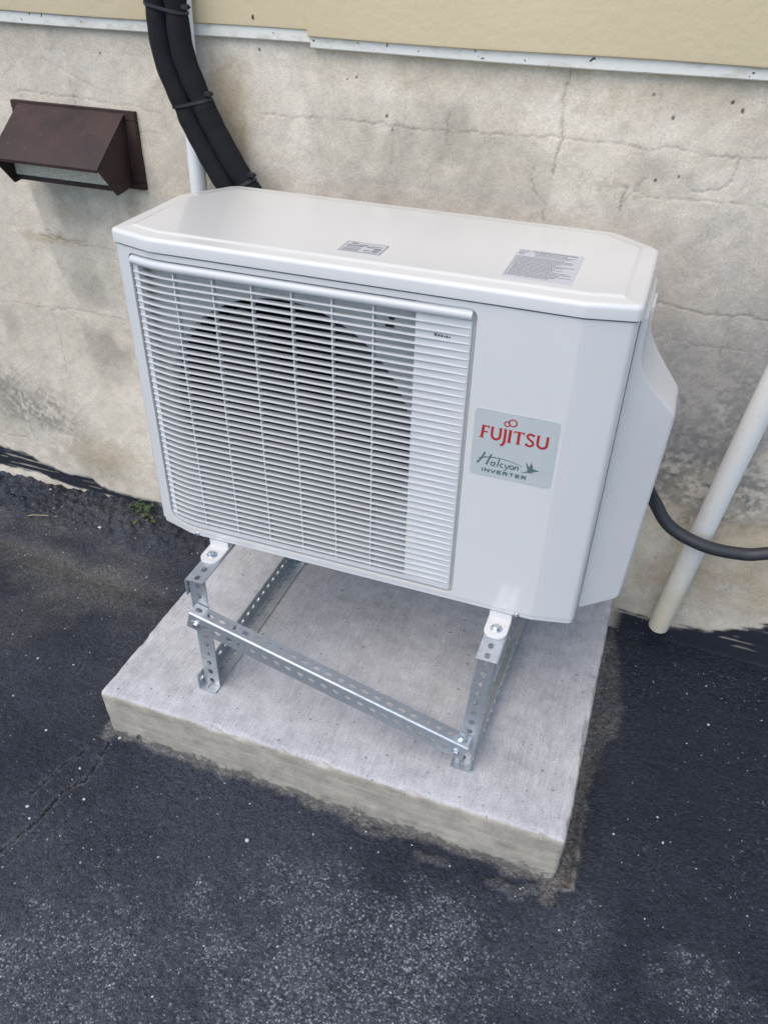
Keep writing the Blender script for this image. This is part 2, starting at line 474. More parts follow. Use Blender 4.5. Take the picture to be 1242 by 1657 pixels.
def mat_pad():
    m, nt, b = mat_new('broomed_concrete')
    co = objco(nt)
    geo = nd(nt, 'ShaderNodeNewGeometry')
    sep = nd(nt, 'ShaderNodeSeparateXYZ'); nt.links.new(geo.outputs['Normal'], sep.inputs[0])
    top = ramp(nt, sep.outputs['Z'], 0.5, 0.9)
    br = noise(nt, co, 1.0, 5, 0.7, (300, 32, 32)); br2 = noise(nt, co, 1.0, 3, 0.6, (110, 9, 9))
    n1 = noise(nt, co, 26, 6, 0.65); n2 = noise(nt, co, 300, 4, 0.65); n4 = noise(nt, co, 7, 3, 0.5)
    v = math_n(nt, 'ADD', ramp(nt, br, 0.25, 0.75, -0.16, 0.16), ramp(nt, br2, 0.25, 0.75, -0.08, 0.08))
    v = math_n(nt, 'ADD', v, math_n(nt, 'ADD', ramp(nt, n1, 0.25, 0.75, -0.16, 0.16), ramp(nt, n2, 0.25, 0.75, -0.22, 0.22)))
    v = math_n(nt, 'ADD', v, ramp(nt, n4, 0.3, 0.7, 0.92, 1.08))
    ctop = mixc(nt, 1.0, (0.41, 0.405, 0.405), grey(nt, v), 'MULTIPLY')
    # formed sides: horizontal pour bands, tan
    ly = noise(nt, co, 1.0, 4, 0.6, (5, 5, 75))
    vs = math_n(nt, 'ADD', math_n(nt, 'ADD', ramp(nt, ly, 0.3, 0.7, 0.84, 1.16), ramp(nt, n1, 0.25, 0.75, -0.24, 0.24)), ramp(nt, n2, 0.2, 0.8, -0.24, 0.24))
    cs = mixc(nt, 1.0, (0.335, 0.300, 0.245), grey(nt, vs), 'MULTIPLY')
    c = mixc(nt, top, cs, ctop)
    pits = ramp(nt, noise(nt, co, 120, 2, 0.5), 0.695, 0.74)
    c = mixc(nt, math_n(nt, 'MULTIPLY', pits, 0.75), c, (0.07, 0.065, 0.06))
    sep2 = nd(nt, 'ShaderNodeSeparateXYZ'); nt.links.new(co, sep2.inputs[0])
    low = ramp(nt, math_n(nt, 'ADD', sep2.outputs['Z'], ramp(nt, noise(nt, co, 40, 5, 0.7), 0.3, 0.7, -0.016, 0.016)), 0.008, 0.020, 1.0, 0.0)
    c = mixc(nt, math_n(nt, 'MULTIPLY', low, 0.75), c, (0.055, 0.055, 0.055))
    nt.links.new(c, b.inputs['Base Color'])
    b.inputs['Roughness'].default_value = 0.88; b.inputs['Specular IOR Level'].default_value = 0.3
    h = math_n(nt, 'ADD', math_n(nt, 'MULTIPLY', math_n(nt, 'MULTIPLY', br, top), 0.9), math_n(nt, 'ADD', math_n(nt, 'MULTIPLY', n2, 0.5), math_n(nt, 'MULTIPLY', n1, 0.5)))
    bump(nt, b, h, 0.6, 0.0020)
    return m
M['pad'] = mat_pad()
# ------------------------------------------------------------------ surface features, in metres on the wall (x, z) and on the ground (x, y)
WALL_Y = 0.508
WALL_CRACKS = [
  (1.6,0.45,[(0.015, 1.068), (0.054, 1.068), (0.194, 1.07), (0.316, 1.068), (0.386, 1.068), (0.466, 1.071), (0.533, 1.073), (0.597, 1.076), (0.651, 1.074), (0.692, 1.076), (0.744, 1.069), (0.778, 1.078), (0.814, 1.074), (0.854, 1.07), (0.931, 1.073)]),
  (3.0,0.75,[(0.591, 1.187), (0.596, 1.167), (0.59, 1.136), (0.592, 1.098), (0.596, 1.077), (0.592, 1.041), (0.588, 1.012)]),
  (2.6,0.6,[(0.391, 1.104), (0.392, 1.072), (0.393, 1.04)]),
  (1.6,0.6,[(0.552, 1.022), (0.55, 1.003), (0.561, 0.983), (0.576, 0.968), (0.585, 0.931)]),
  (1.6,0.6,[(0.716, 1.007), (0.716, 0.974), (0.716, 0.936)]),
  (1.6,0.35,[(0.749, 1.024), (0.724, 0.988), (0.716, 0.974)]),
  (1.6,0.55,[(0.888, 1.069), (0.885, 1.043), (0.883, 1.025), (0.862, 1.015), (0.828, 1.013)]),
  (1.5,0.4,[(0.733, 1.0), (0.781, 0.994), (0.842, 0.997), (0.891, 1.0), (0.952, 0.999)]),
  (2.5,0.5,[(0.286, 1.036), (0.284, 0.998)]),
  (1.5,0.3,[(0.305, 1.188), (0.308, 1.125), (0.31, 1.059)]),
  (1.5,0.35,[(0.334, 1.185), (0.342, 1.157), (0.353, 1.129)]),
  (3.0,0.45,[(-0.59, 0.758), (-0.529, 0.757), (-0.47, 0.751), (-0.4, 0.754), (-0.38, 0.745)]),
  (4.0,0.35,[(-0.558, 0.776), (-0.521, 0.755), (-0.451, 0.761)]),
  (6.0,0.3,[(-0.596, 0.569), (-0.58, 0.581), (-0.528, 0.588), (-0.475, 0.584), (-0.431, 0.583), (-0.379, 0.582)]),
  (2.0,0.45,[(-0.596, 0.564), (-0.591, 0.521), (-0.589, 0.453), (-0.593, 0.364)]),
  (2.0,0.25,[(-0.755, 0.573), (-0.658, 0.58), (-0.594, 0.577)]),
  (1.6,0.35,[(-0.566, 1.065), (-0.502, 1.066), (-0.41, 1.064), (-0.307, 1.06), (-0.204, 1.051)]),
  (1.5,0.3,[(-0.469, 1.131), (-0.421, 1.112), (-0.332, 1.079)]),
  (1.5,0.4,[(-0.414, 1.098), (-0.408, 1.073), (-0.412, 1.048)]),
  (1.5,0.3,[(-0.28, 1.008), (-0.228, 1.014), (-0.185, 1.03)]),
  (3.5,0.5,[(0.813, 0.813), (0.855, 0.807), (0.899, 0.804), (0.941, 0.808), (1.006, 0.807)]),
  (3.0,0.4,[(0.944, 0.805), (0.946, 0.773), (0.943, 0.736), (0.945, 0.698)]),
  (2.0,0.3,[(0.858, 0.744), (0.914, 0.743), (0.979, 0.745), (1.023, 0.748)]),
  (1.5,0.35,[(-0.082, 1.155), (-0.068, 1.135), (-0.058, 1.115)]),
  (1.5,0.35,[(-0.045, 1.137), (-0.032, 1.153), (-0.039, 1.162)]),
  (1.5,0.3,[(0.741, 1.134), (0.741, 1.097)]),
  (1.5,0.3,[(0.742, 1.184), (0.746, 1.139), (0.748, 1.111)]),
  (2.0,0.4,[(-0.888, 0.157), (-0.823, 0.159), (-0.791, 0.158)]),
  (2.0,0.4,[(-0.557, 0.155), (-0.555, 0.1), (-0.554, 0.036)]),
  (1.5,0.35,[(-0.762, 0.362), (-0.698, 0.407)]),
  (1.6,0.35,[(0.776, 0.266), (0.851, 0.269)]),
  (2.2,0.35,[(0.894, 0.635), (0.915, 0.584), (0.918, 0.528)]),
]
WALL_BLOBS = [
  (-0.73, 0.261, 0.09, 0.1,'mildew_and_shade',0.8),
  (-0.657, 0.228, 0.09, 0.06,'mildew_and_shade',0.55),
  (-0.817, 0.282, 0.06, 0.11,'mildew_and_shade',0.6),
  (-0.82, 0.131, 0.06, 0.03,'mildew_and_shade',0.3),
  (1.007, 0.576, 0.09, 0.14,'mildew_and_shade',0.9),
  (0.965, 0.433, 0.09, 0.09,'mildew_and_shade',0.8),
  (1.077, 0.446, 0.08, 0.07,'mildew_and_shade',0.8),
  (0.896, 0.493, 0.05, 0.09,'mildew_and_shade',0.8),
  (0.86, 0.734, 0.1, 0.14,'mildew_and_shade',0.3),  # soft shade of the unit, painted in faintly
  (0.987, 0.756, 0.1, 0.16,'mildew_and_shade',0.35),  # rest of the unit's soft shade, also painted in
  (-0.45, 0.495, 0.07, 0.07,'stain',0.55),
  (-0.461, 0.645, 0.05, 0.06,'stain',0.35),
  (-0.471, 0.817, 0.06, 0.05,'stain',0.45),
  (-0.404, 0.825, 0.07, 0.05,'stain',0.3),
  (-0.542, 0.113, 0.1, 0.05,'stain',0.45),
  (-0.737, 0.538, 0.03, 0.06,'stain',0.4),
  (0.392, 1.077, 0.06, 0.05,'stain',0.45),
  (0.294, 1.015, 0.03, 0.07,'stain',0.35),
  (0.762, 1.035, 0.05, 0.03,'stain',0.4),
  (0.194, 1.011, 0.1, 0.08,'stain',0.2),
  (0.505, 1.02, 0.1, 0.06,'stain',0.2),
  (-0.538, 0.756, 0.07, 0.012,'rust_and_bounce',0.55),
  (-0.054, 1.11, 0.05, 0.1,'rust_and_bounce',0.5),
  (-0.057, 1.022, 0.03, 0.14,'rust_and_bounce',0.45),
  (1.098, 0.202, 0.12, 0.06,'rust_and_bounce',0.5),
  (0.929, 0.185, 0.07, 0.08,'rust_and_bounce',0.45),
  (1.1, 0.29, 0.1, 0.08,'rust_and_bounce',0.4),
  (-0.511, 0.162, 0.12, 0.05,'rust_and_bounce',0.4),
  (-0.499, 0.841, 0.02, 0.04,'rust_and_bounce',0.4),
  (-0.309, 0.856, 0.02, 0.03,'rust_and_bounce',0.5),
  (-0.428, 1.172, 0.25, 0.03,'rust_and_bounce',0.2),  # warm bounced light below the siding, painted in
  (0.38, 1.169, 0.3, 0.04,'rust_and_bounce',0.3),  # painted bounce light, above the unit
  (0.772, 1.168, 0.2, 0.05,'rust_and_bounce',0.3),  # painted bounce light, on to the right
  (-0.745, 0.209, 0.02, 0.03,'efflo',0.6),
  (-0.72, 0.184, 0.02, 0.02,'efflo',0.7),
  (1.1, 0.193, 0.03, 0.02,'efflo',0.6),
  (-0.52, 0.726, 0.03, 0.03,'efflo',0.25),
  (0.898, 1.029, 0.1, 0.04,'efflo',0.25),
  (-0.094, 1.17, 0.25, 0.05,'efflo',0.25),
  (-0.379, 1.131, 0.15, 0.06,'efflo',0.3),
]
STAIN_EDGE = [(-0.58, 0.862), (-0.571, 0.812), (-0.563, 0.76), (-0.556, 0.721), (-0.543, 0.671), (-0.521, 0.628), (-0.503, 0.592)]
SWATH_EDGE = [(-0.777, 0.378), (-0.775, 0.319), (-0.777, 0.242), (-0.783, 0.15)]
TAR_TOP_L = [(-1.039, 0.107), (-0.904, 0.108), (-0.818, 0.104), (-0.759, 0.082), (-0.688, 0.067), (-0.592, 0.072), (-0.567, 0.044), (-0.484, 0.043), (-0.394, 0.041), (-0.293, 0.051)]
TAR_BOT_L = [(-1.068, 0.026), (-0.927, 0.038), (-0.792, 0.042), (-0.688, 0.026), (-0.604, 0.021), (-0.561, 0.021), (-0.48, 0.012), (-0.399, 0.01)]
TAR_TOP_R = [(0.853, 0.068), (0.889, 0.066), (0.934, 0.059), (0.973, 0.04), (1.027, 0.053), (1.081, 0.058), (1.201, 0.12), (1.269, 0.139)]
WALL_DOTS = [(0.771, 1.123), (0.8, 1.034), (0.764, 1.024), (0.215, 1.144), (0.197, 1.14), (0.856, 1.152), (-0.327, 1.15), (0.024, 1.177), (0.274, 1.085), (0.285, 1.063), (0.481, 1.239), (-0.523, 0.095), (0.734, 1.154), (0.874, 1.14)]
GROUND_CRACKS = [
  (3.5,0.9,[(-0.122, -0.567), (-0.092, -0.479), (-0.078, -0.437), (-0.068, -0.393), (-0.067, -0.364), (-0.064, -0.331), (-0.039, -0.297), (-0.045, -0.258), (-0.052, -0.201)]),
  (3.0,0.7,[(-0.118, -0.359), (-0.112, -0.325), (-0.104, -0.288), (-0.085, -0.238)]),
  (2.5,0.4,[(-0.0, -0.466), (-0.022, -0.43), (-0.019, -0.381)]),
  (2.5,0.6,[(-0.226, -0.068), (-0.244, -0.029), (-0.253, -0.001)]),
]
GROUND_BLOBS = [
  (0.547, -0.386, 0.13, 0.08,'agg',0.9),
  (0.452, -0.328, 0.06, 0.04,'agg',0.8),
  (0.506, -0.496, 0.2, 0.1,'agg',1.0),
  (0.658, -0.419, 0.13, 0.1,'agg',1.0),
  (0.119, -0.64, 0.13, 0.08,'agg',0.8),
  (0.231, -0.568, 0.12, 0.06,'agg',0.7),
  (0.144, -0.563, 0.03, 0.02,'agg',0.8),
  (0.322, -0.448, 0.04, 0.03,'agg',0.6),
  (0.911, -0.25, 0.06, 0.04,'agg',0.5),
  (0.853, -0.377, 0.1, 0.06,'agg',0.6),
  (1.134, -0.292, 0.08, 0.05,'agg',0.7),
  (1.103, -0.244, 0.04, 0.02,'agg',0.7),
  (0.718, -0.3, 0.06, 0.05,'agg',0.6),
  (1.022, -0.115, 0.08, 0.06,'agg',0.3),
  (0.638, -0.511, 0.4, 0.06,'agg',1.0),
  (-0.582, 0.232, 0.15, 0.06,'grey',0.55),
  (-0.358, 0.163, 0.18, 0.06,'grey',0.6),
  (-0.605, 0.337, 0.2, 0.03,'grey',0.4),
  (-0.342, 0.245, 0.07, 0.05,'grey',0.6),
  (-0.469, 0.025, 0.12, 0.08,'grey',0.3),
  (-0.34, 0.326, 0.1, 0.02,'grey',0.5),
  (0.765, -0.223, 0.03, 0.012,'patch',0.28),
  (0.839, -0.208, 0.03, 0.015,'patch',0.28),
  (0.648, -0.217, 0.05, 0.012,'patch',0.28),
  (0.523, -0.205, 0.04, 0.01,'patch',0.3),
  (0.292, -0.177, 0.05, 0.008,'patch',0.35),
  (0.087, -0.185, 0.03, 0.008,'patch',0.3),
  (0.799, -0.228, 0.02, 0.015,'patch',0.28),
]
PEBBLES = [(-0.49, 0.382), (-0.016, -0.335), (-0.106, -0.386), (0.316, -0.302), (1.11, 0.282), (-0.19, -0.226), (-0.035, -0.19), (-0.067, -0.279), (-0.086, -0.405), (1.026, 0.015), (1.04, -0.035), (0.951, -0.051), (-0.339, -0.066), (-0.317, -0.174), (-0.601, 0.475), (-0.714, 0.467)]
TWIG = [(-0.709, 0.357), (-0.69, 0.367), (-0.658, 0.374), (-0.629, 0.382)]
WEED = [(-0.431, 0.523), (-0.385, 0.468)]
STRIP_EDGE = [(0.879, -0.199), (0.907, -0.188), (0.908, -0.12), (0.905, -0.027), (0.906, 0.078), (0.917, 0.154), (0.943, 0.181), (0.942, 0.26), (0.92, 0.386), (0.907, 0.443), (0.895, 0.504)]

BLOB_COL = {'mildew_and_shade': (0.075, 0.073, 0.070), 'stain': (0.25, 0.228, 0.180), 'rust_and_bounce': (0.36, 0.27, 0.16), 'efflo': (0.60, 0.58, 0.54)}

def interp_edge(pts, q, axis=0):
    """piecewise-linear value of the other coordinate at q"""
    p = sorted(pts, key=lambda t: t[axis])
    return np.interp(q, [t[axis] for t in p], [t[1-axis] for t in p])

# ------------------------------------------------------------------ ground
def make_ground():
    xs = axis_coords(-0.98, 1.34, 0.0025, -80, 80); ys = axis_coords(-0.76, 0.53, 0.0025, -80, 40)
    X, Y = np.meshgrid(xs, ys, indexing='ij')
    near_f = 1 - sstep(0.5, 3.0, np.hypot(np.maximum(np.abs(X-0.18)-1.1, 0), np.maximum(np.abs(Y+0.1)-0.65, 0)))
    Z = 0.010*fbm(X*2.2, Y*2.2, 1, 3) + near_f*(0.0034*fbm(X*26, Y*26, 2, 3) + 0.0018*fbm(X*95, Y*95, 3, 3) + 0.0020*fbm(X*230, Y*230, 5, 2))
    # lumpy tar berm along the foot of the wall, left of the pad
    berm = sstep(0.30, 0.44, Y + 0.05*fbm(X*6, Y*6, 4, 3)) * sstep(0.10, -0.05, X) * near_f
    Z = Z + berm*(0.012 + 0.032*np.abs(fbm(X*22, Y*22, 6, 3)) + 0.020*fbm(X*60, Y*60, 2, 3))
    gut = np.exp(-((Y-0.25-0.03*np.sin(X*5))/0.035)**2)*sstep(0.0, -0.2, X)*near_f
    Z = Z - 0.010*gut
    # colour of the seal coat
    t = sstep(-0.25, 0.25, fbm(X*3.1, Y*3.1, 3, 4))[..., None]
    C = np.array([0.0150, 0.0185, 0.0275])*(1-t) + np.array([0.0330, 0.0375, 0.0490])*t
    blue = sstep(0.86, 1.02, X)[..., None]
    C = C*(1-blue*0.75) + np.array([0.010, 0.014, 0.023])*blue*0.75
    brown = (np.clip(berm*0.2 + gut*0.7, 0, 1)*sstep(-0.2, 0.25, fbm(X*9, Y*9, 5, 4)))[..., None]
    C = C*(1-brown) + np.array([0.105, 0.098, 0.088])*brown
    A = np.zeros_like(X)
    wob = fbm(X*14, Y*14, 6, 4); wob2 = fbm(X*45, Y*45, 7, 3)
    for (cx, cy, rx, ry, kind, s) in GROUND_BLOBS:
        d = np.hypot((X-cx)/rx, (Y-cy)/ry)
        if kind == 'agg':
            A = np.maximum(A, s*sstep(2.5, 0.0, d + 2.2*wob + 1.6*wob2))
        else:
            f = sstep(1.15, 0.75, d + 1.2*wob + 0.9*wob2)*s if kind == 'patch' else sstep(1.6, 0.3, d + 1.6*wob + 0.6*wob2)*s
            col = np.array([0.150, 0.143, 0.130]) if kind == 'patch' else np.array([0.082, 0.080, 0.076])
            C = C*(1-f[..., None]) + col*f[..., None]
            if kind == 'patch': Z = Z + 0.006*f
    xe = np.interp(Y, [p[1] for p in STRIP_EDGE], [p[0] for p in STRIP_EDGE]) - 0.010 + 0.010*wob + 0.008*wob2
    f = sstep(0.008, -0.008, X-xe)*sstep(0.84, 0.85, X)*sstep(-0.235, -0.215, Y+0.02*wob)*np.clip(0.82+0.9*wob2+0.7*wob, 0.25, 1)
    gp = sstep(0.05, 0.16, Y)[..., None]
    scol = np.array([0.080, 0.072, 0.062])*(1-gp) + np.array([0.092, 0.090, 0.086])*gp
    C = C*(1-f[..., None]) + scol*f[..., None]
    rim = np.exp(-((X-xe+0.004)/0.0035)**2)*sstep(-0.22, -0.19, Y)*sstep(0.14, 0.06, Y)*np.clip(0.3+3*wob2, 0, 1)*0.8
    C = C*(1-rim[..., None]) + np.array([0.23, 0.225, 0.21])*rim[..., None]
    Z = Z + 0.003*f + 0.003*rim
    hz = (0.42*A*np.clip(0.8+1.4*wob2, 0, 1))[..., None]
    C = C*(1-hz) + np.array([0.074, 0.079, 0.092])*hz
    # pale worn grit left along the foot of the pad
    dx = np.maximum(np.maximum(-0.066-X, X-0.866), 0); dy = np.maximum(-0.184-Y, 0)
    dpad = np.where(Y < 0.46, np.hypot(dx, dy), 9)
    fr = sstep(0.020, 0.004, dpad + 0.030*wob + 0.02*wob2)*0.65
    C = C*(1-fr[..., None]) + np.array([0.16, 0.15, 0.135])*fr[..., None]
    Z = Z + 0.002*sstep(0.030, 0.0, dpad + 0.02*wob)
    A = np.maximum(A, 0.30*sstep(-0.1, 0.2, fbm(X*5, Y*5, 2, 3))*near_f)
    far = 1 - near_f
    A = np.maximum(A, 0.45*far)
    for (w, s, pts) in GROUND_CRACKS:
        ii = near(X, Y, pts, 0.03)
        jx = X[ii] + 0.014*fbm(X[ii]*55, Y[ii]*55, 1, 4, 0.65); jy = Y[ii] + 0.014*fbm(X[ii]*55+9, Y[ii]*55, 2, 4, 0.65)
        d = seg_dist(jx, jy, pts)
        k = sstep(w*1e-3*0.78, w*1e-3*0.25, d)*s*np.clip(0.5+1.3*vnoise(X[ii]*40, Y[ii]*40, 6), 0, 1)
        Z[ii] -= 0.006*k
        C[ii] = C[ii]*(1-0.85*k[:, None])
        lip = sstep(w*1e-3*3.2, w*1e-3*1.2, d)*(1-k)*s*0.35*(vnoise(X[ii]*90, Y[ii]*90, 3))
        C[ii] = C[ii]*(1-lip[:, None]) + 0.17*lip[:, None]
    me = grid_mesh('ground', np.stack([X, Y, Z], -1), {'col': np.clip(C, 0, 1), 'agg': A})
    o = linkobj('ground', me, M['asphalt'])
    o['kind'] = 'structure'
    return o
make_ground()

# ------------------------------------------------------------------ house wall: foundation + siding + trim
wall = empty('house_wall', (0.2, WALL_Y, 0.0), 'weathered beige concrete foundation wall under the tan siding', 'wall')

def make_foundation():
    xs = axis_coords(-0.98, 1.32, 0.0025, -6, 6); zs = np.arange(-0.06, 1.225, 0.0025)
    X, Z = np.meshgrid(xs, zs, indexing='ij')
    t = sstep(-0.28, 0.28, fbm(X*3.0, Z*3.6, 1, 5, 0.6)); t2 = sstep(-0.25, 0.25, fbm(X*11, Z*6, 2, 5, 0.6)); t3 = fbm(X*30, Z*30, 6, 4, 0.6)
    base = np.array([0.520, 0.452, 0.355]); lite = np.array([0.655, 0.580, 0.468])
    C = base + (lite-base)*(0.55*t + 0.45*t2)[..., None]
    C = C*(1 + 0.26*t3)[..., None]
    # trowel drags
    tr = fbm((X+Z*0.8)*9, (Z-X*0.8)*55, 3, 3)
    C = C*(1 + 0.10*tr)[..., None]
    Yd = 0.0070*fbm(X*2.4, Z*2.4, 4, 3) + 0.0016*fbm(X*16, Z*16, 5, 4) + 0.0008*fbm(X*70, Z*70, 6, 3) + 0.0006*tr
    # ghost of the block courses under the parging
    for zc in (0.205, 0.395, 0.585, 0.775, 0.965, 1.15):
        wv = zc + 0.008*fbm(X*4, X*0+zc*9, 1, 3)
        k = np.exp(-((Z-wv)/0.005)**2)*sstep(0.0, 0.3, fbm(X*3, Z*3+zc, 7, 2))
        Yd = Yd + 0.0005*k; C = C*(1-0.05*k[..., None])
    wob = fbm(X*9, Z*9, 2, 4); wob2 = fbm(X*34, Z*34, 5, 4); wob3 = fbm(X*110, Z*110, 3, 3)
    for (cx, cz, rx, rz, kind, s) in WALL_BLOBS:
        d = np.hypot((X-cx)/rx, (Z-cz)/rz)
        f = s*sstep(1.45, 0.25, d + 1.3*wob + 1.0*wob2)
        if kind == 'mildew_and_shade': f = f*np.clip(0.72 + 1.7*wob2 + 2.0*wob3, 0.1, 1)*0.72
        if kind == 'efflo': f = f*np.clip(0.5 + 3.2*wob3 + wob2, 0, 1)
        C = C*(1-f[..., None]) + np.array(BLOB_COL[kind])*f[..., None]
    # hard-edged water stain that runs down from the vent hood
    ex = interp_edge(STAIN_EDGE, Z, 1) + 0.006*fbm(X*25, Z*25, 4, 3)
    f = sstep(0.0, 0.006, X-ex)*sstep(0.22, 0.04, X-ex)*sstep(0.57, 0.66, Z)*sstep(0.90, 0.86, Z)*0.42*np.clip(0.9+1.2*wob, 0.2, 1)
    C = C*(1-f[..., None]) + np.array([0.235, 0.225, 0.185])*f[..., None]
    ex = interp_edge(SWATH_EDGE, Z, 1) + 0.006*fbm(X*25, Z*25, 6, 3)
    f = sstep(0.004, -0.008, X-ex)*sstep(0.36, 0.33, Z + 0.03*wob)*sstep(0.12, 0.2, Z)*0.35
    C = C*(1-f[..., None]) + np.array([0.20, 0.185, 0.15])*f[..., None]
    f = 0.55*sstep(1.25, 0.35, np.hypot((X-0.98)/0.30, (Z-0.72)/0.27) + 0.7*wob)  # grey shade beside the unit, painted into the wall colour
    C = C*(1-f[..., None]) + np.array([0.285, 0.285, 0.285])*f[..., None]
    # darker, damper foot of the wall
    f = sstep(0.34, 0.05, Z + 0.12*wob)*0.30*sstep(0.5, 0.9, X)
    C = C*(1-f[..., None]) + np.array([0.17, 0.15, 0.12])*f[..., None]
    # tar brushed up the wall when the asphalt was sealed
    zt = interp_edge(TAR_TOP_L, X); zb = interp_edge(TAR_BOT_L, X)
    streak = 0.8*fbm(X*8+Z*14, Z*130, 2, 4)
    fl = sstep(-0.006, 0.004, zt-Z+0.016*streak+0.012*wob2)*sstep(-0.004, 0.004, Z-zb+0.012*wob2)*sstep(-0.33, -0.40, X)
    ztr = interp_edge(TAR_TOP_R, X)
    fr = sstep(-0.008, 0.006, ztr-Z+0.030*streak+0.02*wob2)*sstep(0.86, 0.90, X)
    gap = sstep(0.13, 0.20, streak)*0.5
    f = np.clip(np.maximum(fl, fr)*(1-gap*sstep(0.02, 0.05, Z)), 0, 1)
    C = C*(1-f[..., None]) + np.array([0.017, 0.019, 0.026])*f[..., None]
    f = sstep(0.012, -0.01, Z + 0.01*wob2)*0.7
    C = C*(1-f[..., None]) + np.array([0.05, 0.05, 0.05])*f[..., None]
    for (w, s, pts) in WALL_CRACKS:
        ii = near(X, Z, pts, 0.03)
        jx = X[ii] + 0.013*fbm(X[ii]*50, Z[ii]*50, 1, 4, 0.65); jz = Z[ii] + 0.013*fbm(X[ii]*50+9, Z[ii]*50, 2, 4, 0.65)
        d = seg_dist(jx, jz, pts)
        w2 = max(w*0.62e-3, 0.00155)
        brk = np.clip(0.35 + 1.6*vnoise(X[ii]*28, Z[ii]*28, 4), 0, 1)
        k = sstep(w2*1.15, w2*0.15, d)*s*brk
        Yd[ii] += 0.0030*k
        C[ii] = C[ii]*(1-0.38*k[:, None])
        halo = sstep(0.012, 0.0, d)*0.08*s
        C[ii] = C[ii]*(1-halo[:, None])
    for (x0, z0) in WALL_DOTS:
        ii = near(X, Z, [(x0, z0)], 0.012)
        k = sstep(0.0032, 0.0014, np.hypot(X[ii]-x0, (Z[ii]-z0)*0.8) + 0.003*wob3[ii])
        C[ii] = C[ii]*(1-0.85*k[:, None])
    # a picked-out rough patch right of the unit
    cx, cz = 0.690, 1.005
    pk = sstep(1.0, 0.6, np.hypot((X-cx)/0.085, (Z-cz)/0.022)+1.2*wob2)*sstep(0.02, 0.12, wob3+0.06)
    C = C*(1-0.14*pk[..., None])
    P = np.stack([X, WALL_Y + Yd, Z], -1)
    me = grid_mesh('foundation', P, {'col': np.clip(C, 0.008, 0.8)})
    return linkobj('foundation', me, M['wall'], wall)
make_foundation()

def siding_board(x0, x1, z0, yf, ytop):
    """lap board: front face leans back towards the top; rounded drip edge"""
    prof = [(yf+0.012, z0+0.0015), (yf+0.003, z0), (yf+0.0006, z0+0.0016), (yf, z0+0.005), (ytop, z0+0.235), (ytop+0.02, z0+0.235), (yf+0.016, z0+0.008)]
    mb = MB()
    n = max(2, int((x1-x0)/0.05))
    rr = []
    for i in range(n+1):
        x = x0+(x1-x0)*i/n
        w = 0.0012*math.sin(x*9.0+z0)
        rr.append([(x, a+w*0.6, b+w) for a, b in prof])
    mb.rings(rr, True, True)
    return mb
siding_board(-6.0, 0.139, 1.2125, 0.4895, 0.4960).build('siding_board', M['siding'], wall)
siding_board(0.131, 6.0, 1.2035, 0.4840, 0.4905).build('siding_board', M['siding'], wall)
for k in range(1, 8):
    siding_board(-6.0, 6.0, 1.2080+0.229*k, 0.4870-0.0, 0.4960).build('siding_board', M['siding'], wall)

def trim_strip(x0, x1, z0, z1, yf):
    prof = [(yf+0.015, z0), (yf+0.002, z0), (yf, z0+0.002), (yf, z1-0.001), (yf+0.002, z1), (yf+0.015, z1)]
    mb = MB(); n = max(2, int((x1-x0)/0.06)); rr = []
    for i in range(n+1):
        x = x0+(x1-x0)*i/n
        rr.append([(x, a, b+0.0011*math.sin(x*7+1)) for a, b in prof])
    mb.rings(rr, True, True); return mb
trim_strip(-6.0, 0.1325, 1.1925, 1.2165, 0.4945).build('trim_strip', M['trim'], wall)
trim_strip(0.1335, 6.0, 1.1850, 1.2085, 0.4915).build('trim_strip', M['trim'], wall)
# wall above the foundation, behind the boards
MB().box((-6.0, 0.500, 1.2), (6.0, 0.62, 3.1)).build('wall_sheathing', M['siding'], wall)

